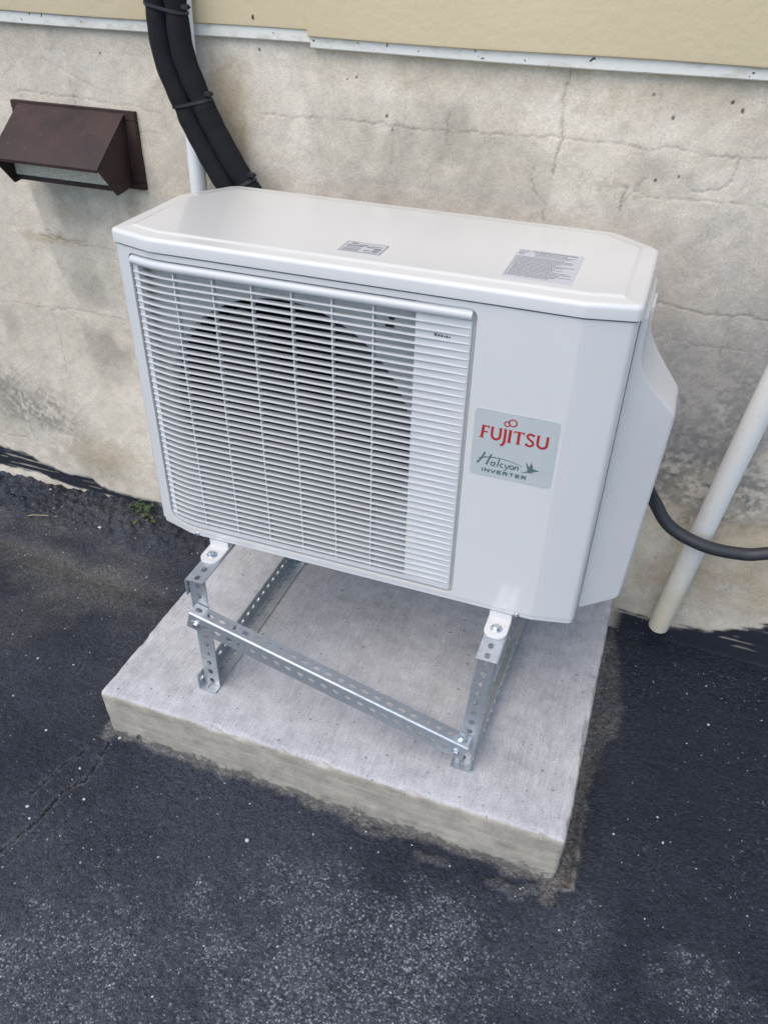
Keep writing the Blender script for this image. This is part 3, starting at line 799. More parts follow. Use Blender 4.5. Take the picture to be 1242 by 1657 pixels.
# ------------------------------------------------------------------ concrete pad
def make_pad():
    x0, x1, y0, y1, z0, z1, r = -0.0645, 0.8654, -0.1830, 0.4990, -0.03, 0.1232, 0.009
    def coords(a, b, st, e):
        edge = [0, e*0.12, e*0.3, e*0.55, e]
        mid = np.linspace(a+e, b-e, max(2, int((b-a-2*e)/st)))
        return np.concatenate([a+np.array(edge[:-1]), mid, b-np.array(edge[:-1])[::-1]])
    gx, gy, gz = coords(x0, x1, 0.006, r), coords(y0, y1, 0.006, r), coords(z0, z1, 0.006, r)
    mb_v, mb_f = [], []
    def face(U, V, fn, flip):
        b = len(mb_v); n, m = len(U), len(V)
        for u in U:
            for w in V: mb_v.append(fn(u, w))
        for i in range(n-1):
            for j in range(m-1):
                q = (b+i*m+j, b+(i+1)*m+j, b+(i+1)*m+j+1, b+i*m+j+1)
                mb_f.append(q[::-1] if flip else q)
    face(gx, gy, lambda u, w: (u, w, z1), False)
    face(gx, gz, lambda u, w: (u, y0, w), False)
    face(gy, gz, lambda u, w: (x1, u, w), False)
    face(gy, gz, lambda u, w: (x0, u, w), True)
    face(gx, gz, lambda u, w: (u, y1, w), True)
    P = np.array(mb_v)
    lo = np.array([x0+r, y0+r, z0-1]); hi = np.array([x1-r, y1-r, z1-r])
    # chipped, uneven arris
    rr = r*(1.0)
    Q = np.clip(P, lo, hi); D = P-Q; L = np.linalg.norm(D, axis=1, keepdims=True)
    N = D/np.maximum(L, 1e-9)
    S = Q + N*rr*np.minimum(1, np.maximum(np.abs(D).max(1, keepdims=True)/r, 0))
    S = np.where(L > 1e-7, S, P)
    nz = 0.0016*fbm(P[:, 0]*18+P[:, 2]*11, P[:, 1]*18+P[:, 2]*15, 1, 4) + 0.0020*fbm(P[:, 0]*60+P[:, 2]*33, P[:, 1]*60-P[:, 2]*41, 3, 3)
    Ntop = np.where(L > 1e-7, N, np.array([0, 0, 1.0]))
    S = S + Ntop*nz[:, None]
    edge = ((np.abs(D) > r*0.15).sum(1) >= 2) & (P[:, 2] > z1-r*1.2)
    chip = np.clip(vnoise(P[:, 0]*35+P[:, 1]*31, P[:, 2]*9+P[:, 1]*7, 5)-0.62, 0, 1)*0.022
    S[edge] -= (Ntop*chip[:, None])[edge]
    # right side slightly out of square, as cast: front right foot pulled in
    S[:, 0] += np.where(S[:, 0] > 0.8, (S[:, 2]-z1)*0.02, 0) + np.where(S[:, 0] < 0.0, -(S[:, 2]-z1)*0.06, 0)
    me = mesh_from('concrete_pad', S, mb_f, None)
    bm = bmesh.new(); bm.from_mesh(me)
    bmesh.ops.remove_doubles(bm, verts=bm.verts, dist=2e-5); bmesh.ops.recalc_face_normals(bm, faces=bm.faces)
    for f in bm.faces: f.smooth = True
    bm.to_mesh(me); bm.free()
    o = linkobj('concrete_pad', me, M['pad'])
    tag(o, 'light grey broom-finished concrete pad under the steel stand', 'concrete pad')
make_pad()
PAD_Z = 0.1240
# ------------------------------------------------------------------ small hardware
def bolt_mesh(mb, c, nrm, r=0.0075, wash=0.011, h=0.0055):
    c = Vector(c); nrm = Vector(nrm).normalized()
    a = nrm.orthogonal().normalized(); b = nrm.cross(a)
    def ring(rad, off, n): return [c + nrm*off + a*(rad*math.cos(2*math.pi*k/n)) + b*(rad*math.sin(2*math.pi*k/n)) for k in range(n)]
    mb.rings([ring(wash, 0, 24), ring(wash, 0.0012, 24), ring(wash*0.93, 0.0018, 24)], True, True)
    mb.rings([ring(r, 0.0015, 6), ring(r, h*0.8, 6), ring(r*0.82, h, 6)], True, True)
    return mb
def screw_mesh(mb, c, nrm, r=0.0045):
    c = Vector(c); nrm = Vector(nrm).normalized(); a = nrm.orthogonal().normalized(); b = nrm.cross(a)
    def ring(rad, off): return [c + nrm*off + a*(rad*math.cos(2*math.pi*k/16)) + b*(rad*math.sin(2*math.pi*k/16)) for k in range(16)]
    mb.rings([ring(r, -0.001), ring(r, 0.0008), ring(r*0.8, 0.0020), ring(r*0.4, 0.0026), ring(r*0.35, 0.0014)], True, True)
    return mb

# ------------------------------------------------------------------ slotted-angle stand
T = 0.0024; RB = 0.004
def slotted_plate(mb, P, U, V, N, L, v0, v1, hv, pitch=0.0245, a=0.0064, b=0.0048, start=0.5):
    """plate spanning L along U, v0..v1 along V, thickness T along N, row of obround holes centred at hv"""
    P, U, V, N = Vector(P), Vector(U), Vector(V), Vector(N)
    n = max(1, int(round(L/pitch))); p = L/n
    for i in range(n):
        cu = (i+0.5)*p
        hw = p/2
        ang = []
        corners = [math.atan2(v1-hv, hw), math.pi-math.atan2(v1-hv, hw), math.pi+math.atan2(hv-v0, hw), 2*math.pi-math.atan2(hv-v0, hw)]
        base = [0, math.pi/2, math.pi, 3*math.pi/2]
        key = sorted(base+corners)
        for q in range(8):
            q0 = key[q]; q1 = key[(q+1) % 8] + (2*math.pi if q == 7 else 0)
            ang += [q0, (q0+q1)/2]
        outer, hole = [], []
        for t in ang:
            c, s = math.cos(t), math.sin(t)
            k = min(hw/abs(c) if abs(c) > 1e-9 else 1e9, ((v1-hv) if s > 0 else (hv-v0))/abs(s) if abs(s) > 1e-9 else 1e9)
            outer.append((cu+c*k, hv+s*k))
            e = 1/((abs(c)/a)**3+(abs(s)/b)**3)**(1/3)
            hole.append((cu+c*e, hv+s*e))
        def w(q, off): return P + U*q[0] + V*q[1] + N*off
        m = 16
        vs = [w(q, 0) for q in outer]+[w(q, 0) for q in hole]+[w(q, T) for q in outer]+[w(q, T) for q in hole]
        fs = []
        for k in range(m):
            j = (k+1) % m
            fs += [(k, j, m+j, m+k), (2*m+j, 2*m+k, 3*m+k, 3*m+j), (m+k, m+j, 3*m+j, 3*m+k)]
            d0 = outer[k]; d1 = outer[j]
            on_v = (abs(d0[1]-v1) < 1e-7 and abs(d1[1]-v1) < 1e-7) or (abs(d0[1]-v0) < 1e-7 and abs(d1[1]-v0) < 1e-7)
            end = (i == 0 and abs(d0[0]) < 1e-7 and abs(d1[0]) < 1e-7) or (i == n-1 and abs(d0[0]-L) < 1e-7 and abs(d1[0]-L) < 1e-7)
            if on_v or end: fs.append((j, k, 2*m+k, 2*m+j))
        mb.add(vs, fs)

def slotted_angle(name, P0, P1, A, B, parent, wA=0.038, wB=0.038):
    P0, P1, A, B = Vector(P0), Vector(P1), Vector(A).normalized(), Vector(B).normalized()
    U = (P1-P0).normalized(); L = (P1-P0).length
    mb = MB()
    slotted_plate(mb, P0, U, A, B, L, RB, wA, wA*0.54)
    slotted_plate(mb, P0, U, B, A, L, RB, wB, wB*0.54)
    # rolled bend between the two flanges
    rings = []
    for q in (P0, P1):
        c = q + (A+B)*RB; r = []
        for k in range(6):
            t = math.pi/2*k/5; r.append(c - B*(RB*math.cos(t)) - A*(RB*math.sin(t)))
        for k in range(5, -1, -1):
            t = math.pi/2*k/5; r.append(c - B*((RB-T)*math.cos(t)) - A*((RB-T)*math.sin(t)))
        rings.append(r)
    mb.rings(rings, True, True)
    return mb.build(name, M['galv'], parent, smooth=50)

stand = empty('steel_stand', (0.4065, 0.10, PAD_Z), 'galvanised slotted-angle stand bolted together under the white unit', 'stand')
ARM_Z = 0.4060
for xo, sg, lean, wp in ((0.1165, 1, 0.0, 0.0355), (0.6970, -1, -0.0200, 0.0320)):
    slotted_angle('base_rail', (xo+lean, -0.105, PAD_Z+0.0003), (xo+lean*0.2, 0.361, PAD_Z+0.0003), (sg, 0, 0), (0, 0, 1), stand)
    slotted_angle('support_arm', (xo, -0.094, ARM_Z), (xo, 0.361, ARM_Z), (sg, 0, 0), (0, 0, -1), stand)
    slotted_angle('post', (xo+lean*0.95+sg*0.0027, -0.088, PAD_Z+0.0030), (xo+sg*0.0027, -0.088, ARM_Z-0.0028), (sg, 0, 0), (0, 1, 0), stand, wA=wp, wB=0.034)
    slotted_angle('post', (xo+lean*0.2+sg*0.0027, 0.330, PAD_Z+0.0030), (xo+sg*0.0027, 0.330, ARM_Z-0.0028), (sg, 0, 0), (0, -1, 0), stand, wA=wp, wB=0.034)
b0, b1 = Vector((0.1330, -0.1180, 0.3490)), Vector((0.6700, -0.1180, 0.2040))
bu = (b1-b0).normalized(); bdn = Vector((bu.z, 0, -bu.x)).normalized()
if bdn.z > 0: bdn = -bdn
slotted_angle('cross_brace', b0, b1, (0, 1, 0), bdn, stand, wA=0.0280, wB=0.0370)
for off, dn in ((0.018, 0.021), ((b1-b0).length-0.016, 0.021)):
    mb = MB(); bolt_mesh(mb, b0+bu*off+bdn*dn+Vector((0, -0.0002, 0)), (0, -1, 0), 0.0065, 0.0085, 0.006); mb.build('bolt', M['steel'], stand)
upn = -bdn
mb = MB(); bolt_mesh(mb, b0+bu*((b1-b0).length-0.016)+Vector((0, 0.015, 0))+upn*0.0002, upn, 0.0065, 0.0085, 0.006); mb.build('bolt', M['steel'], stand)
for xo, sg in ((0.1165, 1), (0.6970, -1)):
    mb = MB(); bolt_mesh(mb, (xo+sg*0.020, 0.20, ARM_Z+0.0002), (0, 0, 1), 0.006, 0.009, 0.005); mb.build('bolt', M['steel'], stand)

# ------------------------------------------------------------------ outdoor air-conditioner unit
UZ = 0.4240
unit = empty('outdoor_air_conditioner', (0.40, 0.157, ARM_Z), 'white outdoor air-conditioner unit with slatted fan grille on a metal stand', 'air conditioner')
LID = [(0.078, 0.0), (0.728, 0.0), (0.800, 0.0158), (0.800, 0.2559), (0.7276, 0.3136), (0.0606, 0.3136), (0.0, 0.2211), (0.0, 0.0217)]
LID_R = [0.05, 0.010, 0.012, 0.03, 0.03, 0.03, 0.03, 0.010]
BODY = inset_poly(LID, 0.003)
front_pts = [(0.003, 0.19), BODY[7], BODY[0], BODY[1], BODY[2], (0.797, 0.0360)]
FP = fillet(front_pts, [0, 0.008, 0.24, 0.010, 0.013, 0], 8, closed=False)
FP = [Vector(p) for p in FP]
FS = [0.0]
for i in range(1, len(FP)): FS.append(FS[-1]+(FP[i]-FP[i-1]).length)
FN = []
for i in range(len(FP)):
    t = (FP[min(i+1, len(FP)-1)]-FP[max(i-1, 0)]).normalized(); FN.append(Vector((-t.y, t.x)))
FSa = np.array(FS); FPa = np.array([tuple(p) for p in FP]); FNa = np.array([tuple(p) for p in FN])
def PF(s, n=0.0):
    x = np.interp(s, FSa, FPa[:, 0]); y = np.interp(s, FSa, FPa[:, 1])
    nx = np.interp(s, FSa, FNa[:, 0]); ny = np.interp(s, FSa, FNa[:, 1])
    return (float(x+nx*n), float(y+ny*n))
k0 = int(np.argmax(FPa[:, 0] > 0.0045))
def s_of_x(x): return float(np.interp(x, FPa[k0:, 0], FSa[k0:]))

def rrect(s0, s1, z0, z1, rad, step=0.012, cseg=6):
    """rounded rectangle loop, counter-clockwise, radii (bl, br, tr, tl)"""
    out = []
    def line(a, b):
        n = max(1, int(math.hypot(b[0]-a[0], b[1]-a[1])/step))
        ts = [k/n for k in range(n)]
        if abs(b[1]-a[1]) < 1e-9:                      # follow every bend line of the front
            ts = sorted(set([0.0]+[(s-a[0])/(b[0]-a[0]) for s in FS if 1e-4 < (s-a[0])/(b[0]-a[0]) < 1-1e-4]) | {t for t in ts if min(abs(a[0]+(b[0]-a[0])*t-s) for s in FS) > 0.003})
        return [(a[0]+(b[0]-a[0])*t, a[1]+(b[1]-a[1])*t) for t in ts]
    bl, br, tr, tl = rad
    cs = [((s1-br, z0+br), br, -90), ((s1-tr, z1-tr), tr, 0), ((s0+tl, z1-tl), tl, 90), ((s0+bl, z0+bl), bl, 180)]
    starts = [(s0+bl, z0), (s1, z0+br), (s1-tr, z1), (s0, z1-tl)]
    ends = [(s1-br, z0), (s1, z1-tr), (s0+tl, z1), (s0, z0+bl)]
    for k in range(4):
        out += line(starts[k], ends[k])
        c, r, a0 = cs[k]
        for j in range(cseg):
            t = math.radians(a0+90*j/cseg); out.append((c[0]+r*math.cos(t), c[1]+r*math.sin(t)))
    return out
def inside(poly, x, y):
    r = False
    for i in range(len(poly)):
        (x1, y1), (x2, y2) = poly[i-1], poly[i]
        if (y1 > y) != (y2 > y) and x < (x2-x1)*(y-y1)/(y2-y1)+x1: r = not r
    return r

HOLE = (s_of_x(0.0300), s_of_x(0.5885), 0.4430, 0.9550)
HOLE_R = (0.024, 0.010, 0.012, 0.010)
FZ0, FZ1 = 0.4375, 0.9640
def make_front_panel():
    hole = rrect(*HOLE, HOLE_R, 0.02)
    verts, edges = [], []
    def loop(pts):
        b = len(verts); verts.extend(pts)
        edges.extend([(b+i, b+(i+1) % len(pts)) for i in range(len(pts))])
    loop([(0, FZ0), (FS[-1], FZ0), (FS[-1], FZ1), (0, FZ1)]); loop(hole)
    for s in FS[1:-1]:
        b = len(verts); verts.extend([(s, FZ0), (s, FZ1)]); edges.append((b, b+1))
    ov, oe, of, *_ = delaunay_2d_cdt([Vector(p) for p in verts], edges, [], 0, 1e-6)
    mb = MB()
    fs = []
    for f in of:
        cx = sum(ov[i].x for i in f)/len(f); cz = sum(ov[i].y for i in f)/len(f)
        if not inside(hole, cx, cz): fs.append(f)
    mb.add([(*PF(p.x), p.y) for p in ov], fs)
    # rolled lip and return flange round the grille opening
    dense = rrect(*HOLE, HOLE_R, 0.012)
    cxs = (HOLE[0]+HOLE[1])/2; czs = (HOLE[2]+HOLE[3])/2
    mb.rings([[(*PF(s, n), z) for s, z in hole] for n in (0.0, 0.018)])
    o = mb.build('front_panel', M['paint'], unit, smooth=25)
    return o
make_front_panel()

def sweep_poly(mb, poly, z0, z1, closed=True, capb=False, capt=False):
    mb.rings([[(x, y, z0) for x, y in poly], [(x, y, z1) for x, y in poly]], capb, capt, closed)
# base pan, rear and right panels
bp = fillet(inset_poly(LID, 0.0045), LID_R, 5)
mb = MB(); mb.rings([[(x*0.985+0.006, y*0.97+0.005, UZ) for x, y in bp], [(x, y, UZ+0.004) for x, y in bp], [(x, y, 0.4365) for x, y in bp], [(x*0.98+0.008, y*0.96+0.006, 0.4368) for x, y in bp]], True, True)
mb.build('base_pan', M['paint'], unit)
rear = fillet([(0.003, 0.1915), BODY[6], BODY[5], BODY[4], BODY[3], (0.797, 0.2500)], [0, 0.02, 0.02, 0.02, 0.02, 0], 5, False)
mb = MB(); sweep_poly(mb, rear, 0.4375, 0.9640, False); mb.build('rear_panel', M['paint'], unit)
mb = MB(); sweep_poly(mb, [(0.790, 0.0400), (0.796, 0.0392), (0.7968, 0.0410), (0.7968, 0.2490)], 0.4375, 0.9640, False); mb.build('side_panel', M['paint'], unit)
ins = fillet(inset_poly(LID, 0.009), [r*0.8 for r in LID_R], 5)
mb = MB(); sweep_poly(mb, ins, 0.9560, 0.9720); mb.build('gasket', M['shroud'], unit)

def make_lid():
    rad = LID_R
    def ring(d, z, scale=1.0): return [(x, y, z) for x, y in fillet(inset_poly(LID, d), [max(0.001, r-d*0.5) for r in rad], 6)]
    zt = 0.9876
    mb = MB()
    rs = [ring(0.006, 0.9665), ring(0.0012, 0.9662), ring(0.0, 0.9670), ring(0.0, zt-0.0065), ring(0.0006, zt-0.0036), ring(0.0022, zt-0.0014), ring(0.0046, zt-0.0003), ring(0.0075, zt),
          ring(0.0240, zt+0.0001), ring(0.0256, zt+0.0004), ring(0.0285, zt+0.0019), ring(0.0302, zt+0.0023), ring(0.0335, zt+0.0024)]
    mb.rings(rs, False, True)
    return mb.build('lid', M['paint'], unit, smooth=30)
lid = make_lid()
LID_TOP = 0.9876+0.0024

# --- grille
GR = (s_of_x(0.0335), s_of_x(0.5830), 0.4465, 0.9520)
def make_grille():
    outer = rrect(*GR, (0.021, 0.006, 0.006, 0.008), 0.008)
    inn = (s_of_x(0.0455), s_of_x(0.5770), 0.4560, 0.9400)
    # inner loop sampled on the same directions: shrink by matching index
    cs, cz = (GR[0]+GR[1])/2, (GR[2]+GR[3])/2
    inner = []
    for s, z in outer:
        inner.append((min(max(s, inn[0]), inn[1]), min(max(z, inn[2]), inn[3])))
    def R(loop, n, grow=0.0): return [(*PF(s, n), z) for s, z in loop]
    mb = MB()
    mid = [((a[0]*0.8+b[0]*0.2), (a[1]*0.8+b[1]*0.2)) for a, b in zip(outer, inner)]
    mb.rings([R(outer, 0.014), R(outer, 0.0035), R(mid, 0.0015), R(inner, 0.0018), R(inner, 0.012)])
    return mb.build('grille', M['plastic'], unit, smooth=40)
grille = make_grille()
# rounded top rail of the grille
s0, s1 = s_of_x(0.0345), s_of_x(0.5815)
ss = [s0]+[s for s in FS if s0+0.002 < s < s1-0.002]+[s1]
prof = [(0.010, 0.9515), (0.002, 0.9515), (-0.0022, 0.9490), (-0.0036, 0.9450), (-0.0030, 0.9405), (0.0005, 0.9375), (0.006, 0.9370)]
mb = MB(); mb.rings([[(*PF(s, n), z) for n, z in prof] for s in ss], True, True); mb.build('top_rail', M['plastic'], grille, smooth=60)

# one slat, shared by all forty
N_SLAT = 40; Z_SLAT0, Z_SLAT1 = 0.9262, 0.4632
def slat_mesh():
    s0, s1 = s_of_x(0.0355), s_of_x(0.5800)
    ss = [s0]+[s for s in FS if s0+0.002 < s < s1-0.002]+[s_of_x(0.50), s_of_x(0.56), s1]
    mb = MB(); rings = []
    for s in ss:
        rt = max(0.0, (s-s_of_x(0.50))/(s1-s_of_x(0.50)))
        th = 0.00118-0.0001*rt
        pr = [(0.0122, 0.0004), (0.0030, th), (0.0010, th), (-0.0002, th*0.45), (-0.0002, -th*0.45), (0.0010, -th), (0.0030, -th*0.9), (0.0122, -0.0004)]
        rings.append([(*PF(s, n+0.0006*rt), z) for n, z in pr])
    mb.rings(rings, True, True)
    return mesh_from('slat', mb.v, mb.f, 50)
sm = slat_mesh(); sm.materials.append(M['plastic'])
for i in range(N_SLAT):
    z = Z_SLAT0+(Z_SLAT1-Z_SLAT0)*i/(N_SLAT-1)
    linkobj('slat', sm, None, grille, (0, 0, z))
# six upright ribs behind the slat fronts
for x in (0.1120, 0.1788, 0.2440, 0.3090, 0.3730, 0.4370):
    s = s_of_x(x); px, py = PF(s, 0.0030); qx, qy = PF(s, 0.0125)
    mb = MB(); mb.add([(px-0.0010, py, 0.4500), (px+0.0010, py, 0.4500), (qx+0.0009, qy, 0.4500), (qx-0.0009, qy, 0.4500), (px-0.0010, py, 0.9410), (px+0.0010, py, 0.9410), (qx+0.0009, qy, 0.9410), (qx-0.0009, qy, 0.9410)],
                      [(3,2,1,0),(4,5,6,7),(0,1,5,4),(1,2,6,5),(2,3,7,6),(3,0,4,7)])
    mb.build('rib', M['plastic'], grille)
# solid cream backing at the right end of the grille; the slats run on over it as ridges
mb = MB()
xa = (0.5000, 0.5250, 0.5500, 0.5700, 0.5800, 0.5880); na = (0.0046, 0.0038, 0.0026, 0.0016, 0.0014, 0.0100)
mb.rings([[(*PF(s_of_x(x), n), z) for z in (0.4470, 0.9540)] + [(*PF(s_of_x(x), n+0.003), z) for z in (0.9540, 0.4470)] for x, n in zip(xa, na)], True, True)
mb.build('blank_panel', M['cream_plastic'], grille, smooth=20)
mb = MB()
for k, (du, w, h) in enumerate([(0, .004, .0035), (.0052, .003, .003), (.0095, .0035, .003), (.014, .002, .0022), (.0172, .003, .003), (.0212, .002, .0022)]):
    x, y = PF(s_of_x(0.5290+du), 0.0024-0.0006*k/5)
    z = 0.9068
    mb.box((x, y-0.0004, z), (x+w*0.75, y+0.0012, z+h))
mb.build('moulded_mark', M['ink'], grille)

# --- behind the grille
FCX, FCZ, FR = 0.2790, 0.6920, 0.2170
def make_shroud():
    x0, x1, z0, z1, y = 0.018, 0.5050, 0.4420, 0.9570, 0.0340
    n = 96; outer, r1, r2, r3, r4 = [], [], [], [], []
    ang = sorted([2*math.pi*k/n for k in range(n)] + [math.atan2(zz-FCZ, xx-FCX) % (2*math.pi) for xx in (x0, x1) for zz in (z0, z1)])
    for t in ang:
        c, s = math.cos(t), math.sin(t)
        k = min(((x1-FCX) if c > 0 else (FCX-x0))/abs(c) if abs(c) > 1e-9 else 9, ((z1-FCZ) if s > 0 else (FCZ-z0))/abs(s) if abs(s) > 1e-9 else 9)
        outer.append((FCX+c*k, y+(0.008 if k*c < -0.23 else 0), FCZ+s*k))
        def at(r, yy): return (FCX+c*r, yy, FCZ+s*r)
        r1.append(at(min(FR+0.006, k), y)); r2.append(at(FR+0.002, y-0.0015)); r3.append(at(FR, y+0.002)); r4.append(at(FR-0.002, y+0.016))
    mb = MB(); mb.rings([outer, r1, r2, r3, r4])
    return mb.build('fan_shroud', M['shroud'], unit, smooth=40)
shroud = make_shroud()
mb = MB(); mb.box((0.4470, 0.0318, 0.8960), (0.4600, 0.0336, 0.9010)); mb.box((0.4520, 0.0318, 0.9080), (0.4600, 0.0336, 0.9110)); mb.build('slot', M['dark_inside'], shroud)
mb = MB()
n = 48
mb.rings([[(FCX+r*math.cos(2*math.pi*k/n), y, FCZ+r*math.sin(2*math.pi*k/n)) for k in range(n)] for r, y in ((FR-0.001, 0.046), (FR-0.004, 0.07), (FR-0.004, 0.22), (0.01, 0.221))])
mb.build('dark_liner', M['dark_inside'], unit, smooth=40)  # dark liner added so light does not bounce inside the casing
mb = MB()
mb.box((0.016, 0.2800, 0.4420), (0.786, 0.3000, 0.9560)); mb.build('coil', M['dark_inside'], unit)
fan = MB()
n = 32
fan.rings([[(FCX+r*math.cos(2*math.pi*k/n), y, FCZ+r*math.sin(2*math.pi*k/n)) for k in range(n)] for r, y in ((0.045, 0.15), (0.048, 0.085), (0.042, 0.076), (0.012, 0.072))], True, True)
fan_o = fan.build('fan', M['fan'], unit, smooth=40)
def blade(a0):
    mb = MB(); nr, na = 9, 9; top, bot = [], []
    for i in range(nr):
        r = 0.040+0.158*i/(nr-1); tr, br_ = [], []
        span = math.radians(58+30*(i/(nr-1)))
        for j in range(na):
            u = j/(na-1); t = a0+span*(u-0.5)+0.35*(i/(nr-1))**2
            y = 0.085+0.060*u+0.010*math.sin(u*math.pi)
            tr.append((FCX+r*math.cos(t), y, FCZ+r*math.sin(t))); br_.append((FCX+r*math.cos(t), y+0.003, FCZ+r*math.sin(t)))
        top.append(tr); bot.append(br_)
    rings = [t+b[::-1] for t, b in zip(top, bot)]
    mb.rings(rings, True, True)
    return mb
for k in range(3): blade(2*math.pi*k/3+0.4).build('blade', M['fan'], fan_o, smooth=40)

# --- valve cover and grip on the right-hand side
def make_cover():
    mb = MB(); rings = []
    for z, X in ((0.4400, 0.8560), (0.4412, 0.8595), (0.4450, 0.8612), (0.50, 0.8632), (0.60, 0.8672), (0.70, 0.8710), (0.78, 0.8736), (0.7900, 0.8736), (0.7955, 0.8724), (0.8000, 0.8700), (0.8060, 0.8650),
                 (0.83, 0.8455), (0.85, 0.8305), (0.865, 0.8205), (0.88, 0.8135), (0.89, 0.8105), (0.90, 0.8088), (0.915, 0.8074), (0.93, 0.8068), (0.9560, 0.8064), (0.9575, 0.8058)):
        r = min(0.014 if z < 0.795 else 0.007, (X-0.8000)*0.30)
        d = X-0.803
        poly = [(0.7975, 0.0530), (0.8025, 0.0535), (X, 0.0540+d*0.82), (X, 0.205), (0.7975, 0.250)]
        rings.append([(x, y, z) for x, y in fillet(poly, [0.0004, 0.0012, r, min(0.006, r), 0.0004], 7)])
    mb.rings(rings, True, True)
    return mb.build('valve_cover', M['cover'], unit, smooth=38)
make_cover()
mb = MB(); mb.box((0.7985, 0.1150, 0.9250), (0.8105, 0.1800, 0.9545)); g = mb.build('grip', M['cover'], unit); bevel_mesh(g, 0.005, 3)

# --- feet
for fx in (0.1330, 0.6760):
    pl = fillet([(fx-0.0200, -0.0410), (fx+0.0200, -0.0410), (fx+0.0200, 0.3350), (fx-0.0200, 0.3350)], [0.016, 0.016, 0.008, 0.008], 6)
    mb = MB()
    pi = [((x-fx)*0.95+fx, y*0.99) for x, y in pl]
    mb.rings([[(x, y, ARM_Z+0.0006) for x, y in pl], [(x, y, ARM_Z+0.0042) for x, y in pl], [(x, y, ARM_Z+0.0054) for x, y in pi]], True, True)
    mb.box((fx-0.0190, 0.0060, ARM_Z+0.0050), (fx+0.0190, 0.3050, UZ+0.0005))
    f = mb.build('foot', M['paint'], unit, smooth=40)
    for by in (-0.0210, 0.3200):
        mb = MB(); bolt_mesh(mb, (fx, by, ARM_Z+0.0056), (0, 0, 1), 0.0068, 0.0098, 0.0062); mb.build('bolt', M['steel'], f)
for sx in (0.0900, 0.7030):
    x, y = PF(s_of_x(sx)); mb = MB(); screw_mesh(mb, (x, y+0.0006, 0.4310), (0, -1, 0), 0.0044); mb.build('screw', M['steel'], unit)

# --- badge with printed lettering
BX0, BX1, BZ0, BZ1, BY = 0.5985, 0.7225, 0.6960, 0.8090, BODY[0][1]
_FS, FS = FS, [-9.0]
bl = rrect(BX0, BX1, BZ0, BZ1, (0.006,)*4, 0.05)
FS = _FS
mb = MB(); mb.rings([[(x, BY-0.0001, z) for x, z in bl], [(x, BY-0.0007, z) for x, z in bl]], True, True)
badge = mb.build('badge', M['badge'], unit, smooth=30)
tag_l = badge; badge['label'] = 'silver-grey maker badge with red and dark green lettering'
BW, BH = BX1-BX0, BZ1-BZ0
class Ink:
    """flat print on the badge: (u, v) in badge fractions, v measured downwards"""
    def __init__(self): self.mb = MB()
    def pt(self, u, v, lift): return (BX0+u*BW, BY-0.0009-lift, BZ1-v*BH)
    def poly(self, pts, lift=0.0):
        self.mb.add([self.pt(u, v, lift) for u, v in pts], [tuple(range(len(pts)))]); return self
    def stroke(self, pts, w, lift=0.0, asp=BW/BH):
        """ribbon of width w (fraction of badge width); w may be a (start, end) pair"""
        P = [Vector((u*BW, -v*BH)) for u, v in pts]; n = len(P); Lp, Rp = [], []
        for i, p in enumerate(P):
            t = (P[min(i+1, n-1)]-P[max(i-1, 0)]).normalized(); nn = Vector((-t.y, t.x))
            ww = (w if not isinstance(w, tuple) else (w[0]+(w[1]-w[0])*i/(n-1)))*BW/2
            Lp.append(p+nn*ww); Rp.append(p-nn*ww)
        vs = [(BX0+q.x, BY-0.0009-lift, BZ1+q.y) for q in Lp+Rp]
        self.mb.add(vs, [(i, i+1, n+i+1, n+i) for i in range(n-1)]); return self
    def build(self, name, mat): return self.mb.build(name, mat, badge, smooth=None)
def arc(cx, cy, rx, ry, a0, a1, n=14):
    return [(cx+rx*math.cos(math.radians(a0+(a1-a0)*k/n)), cy+ry*math.sin(math.radians(a0+(a1-a0)*k/n))) for k in range(n+1)]
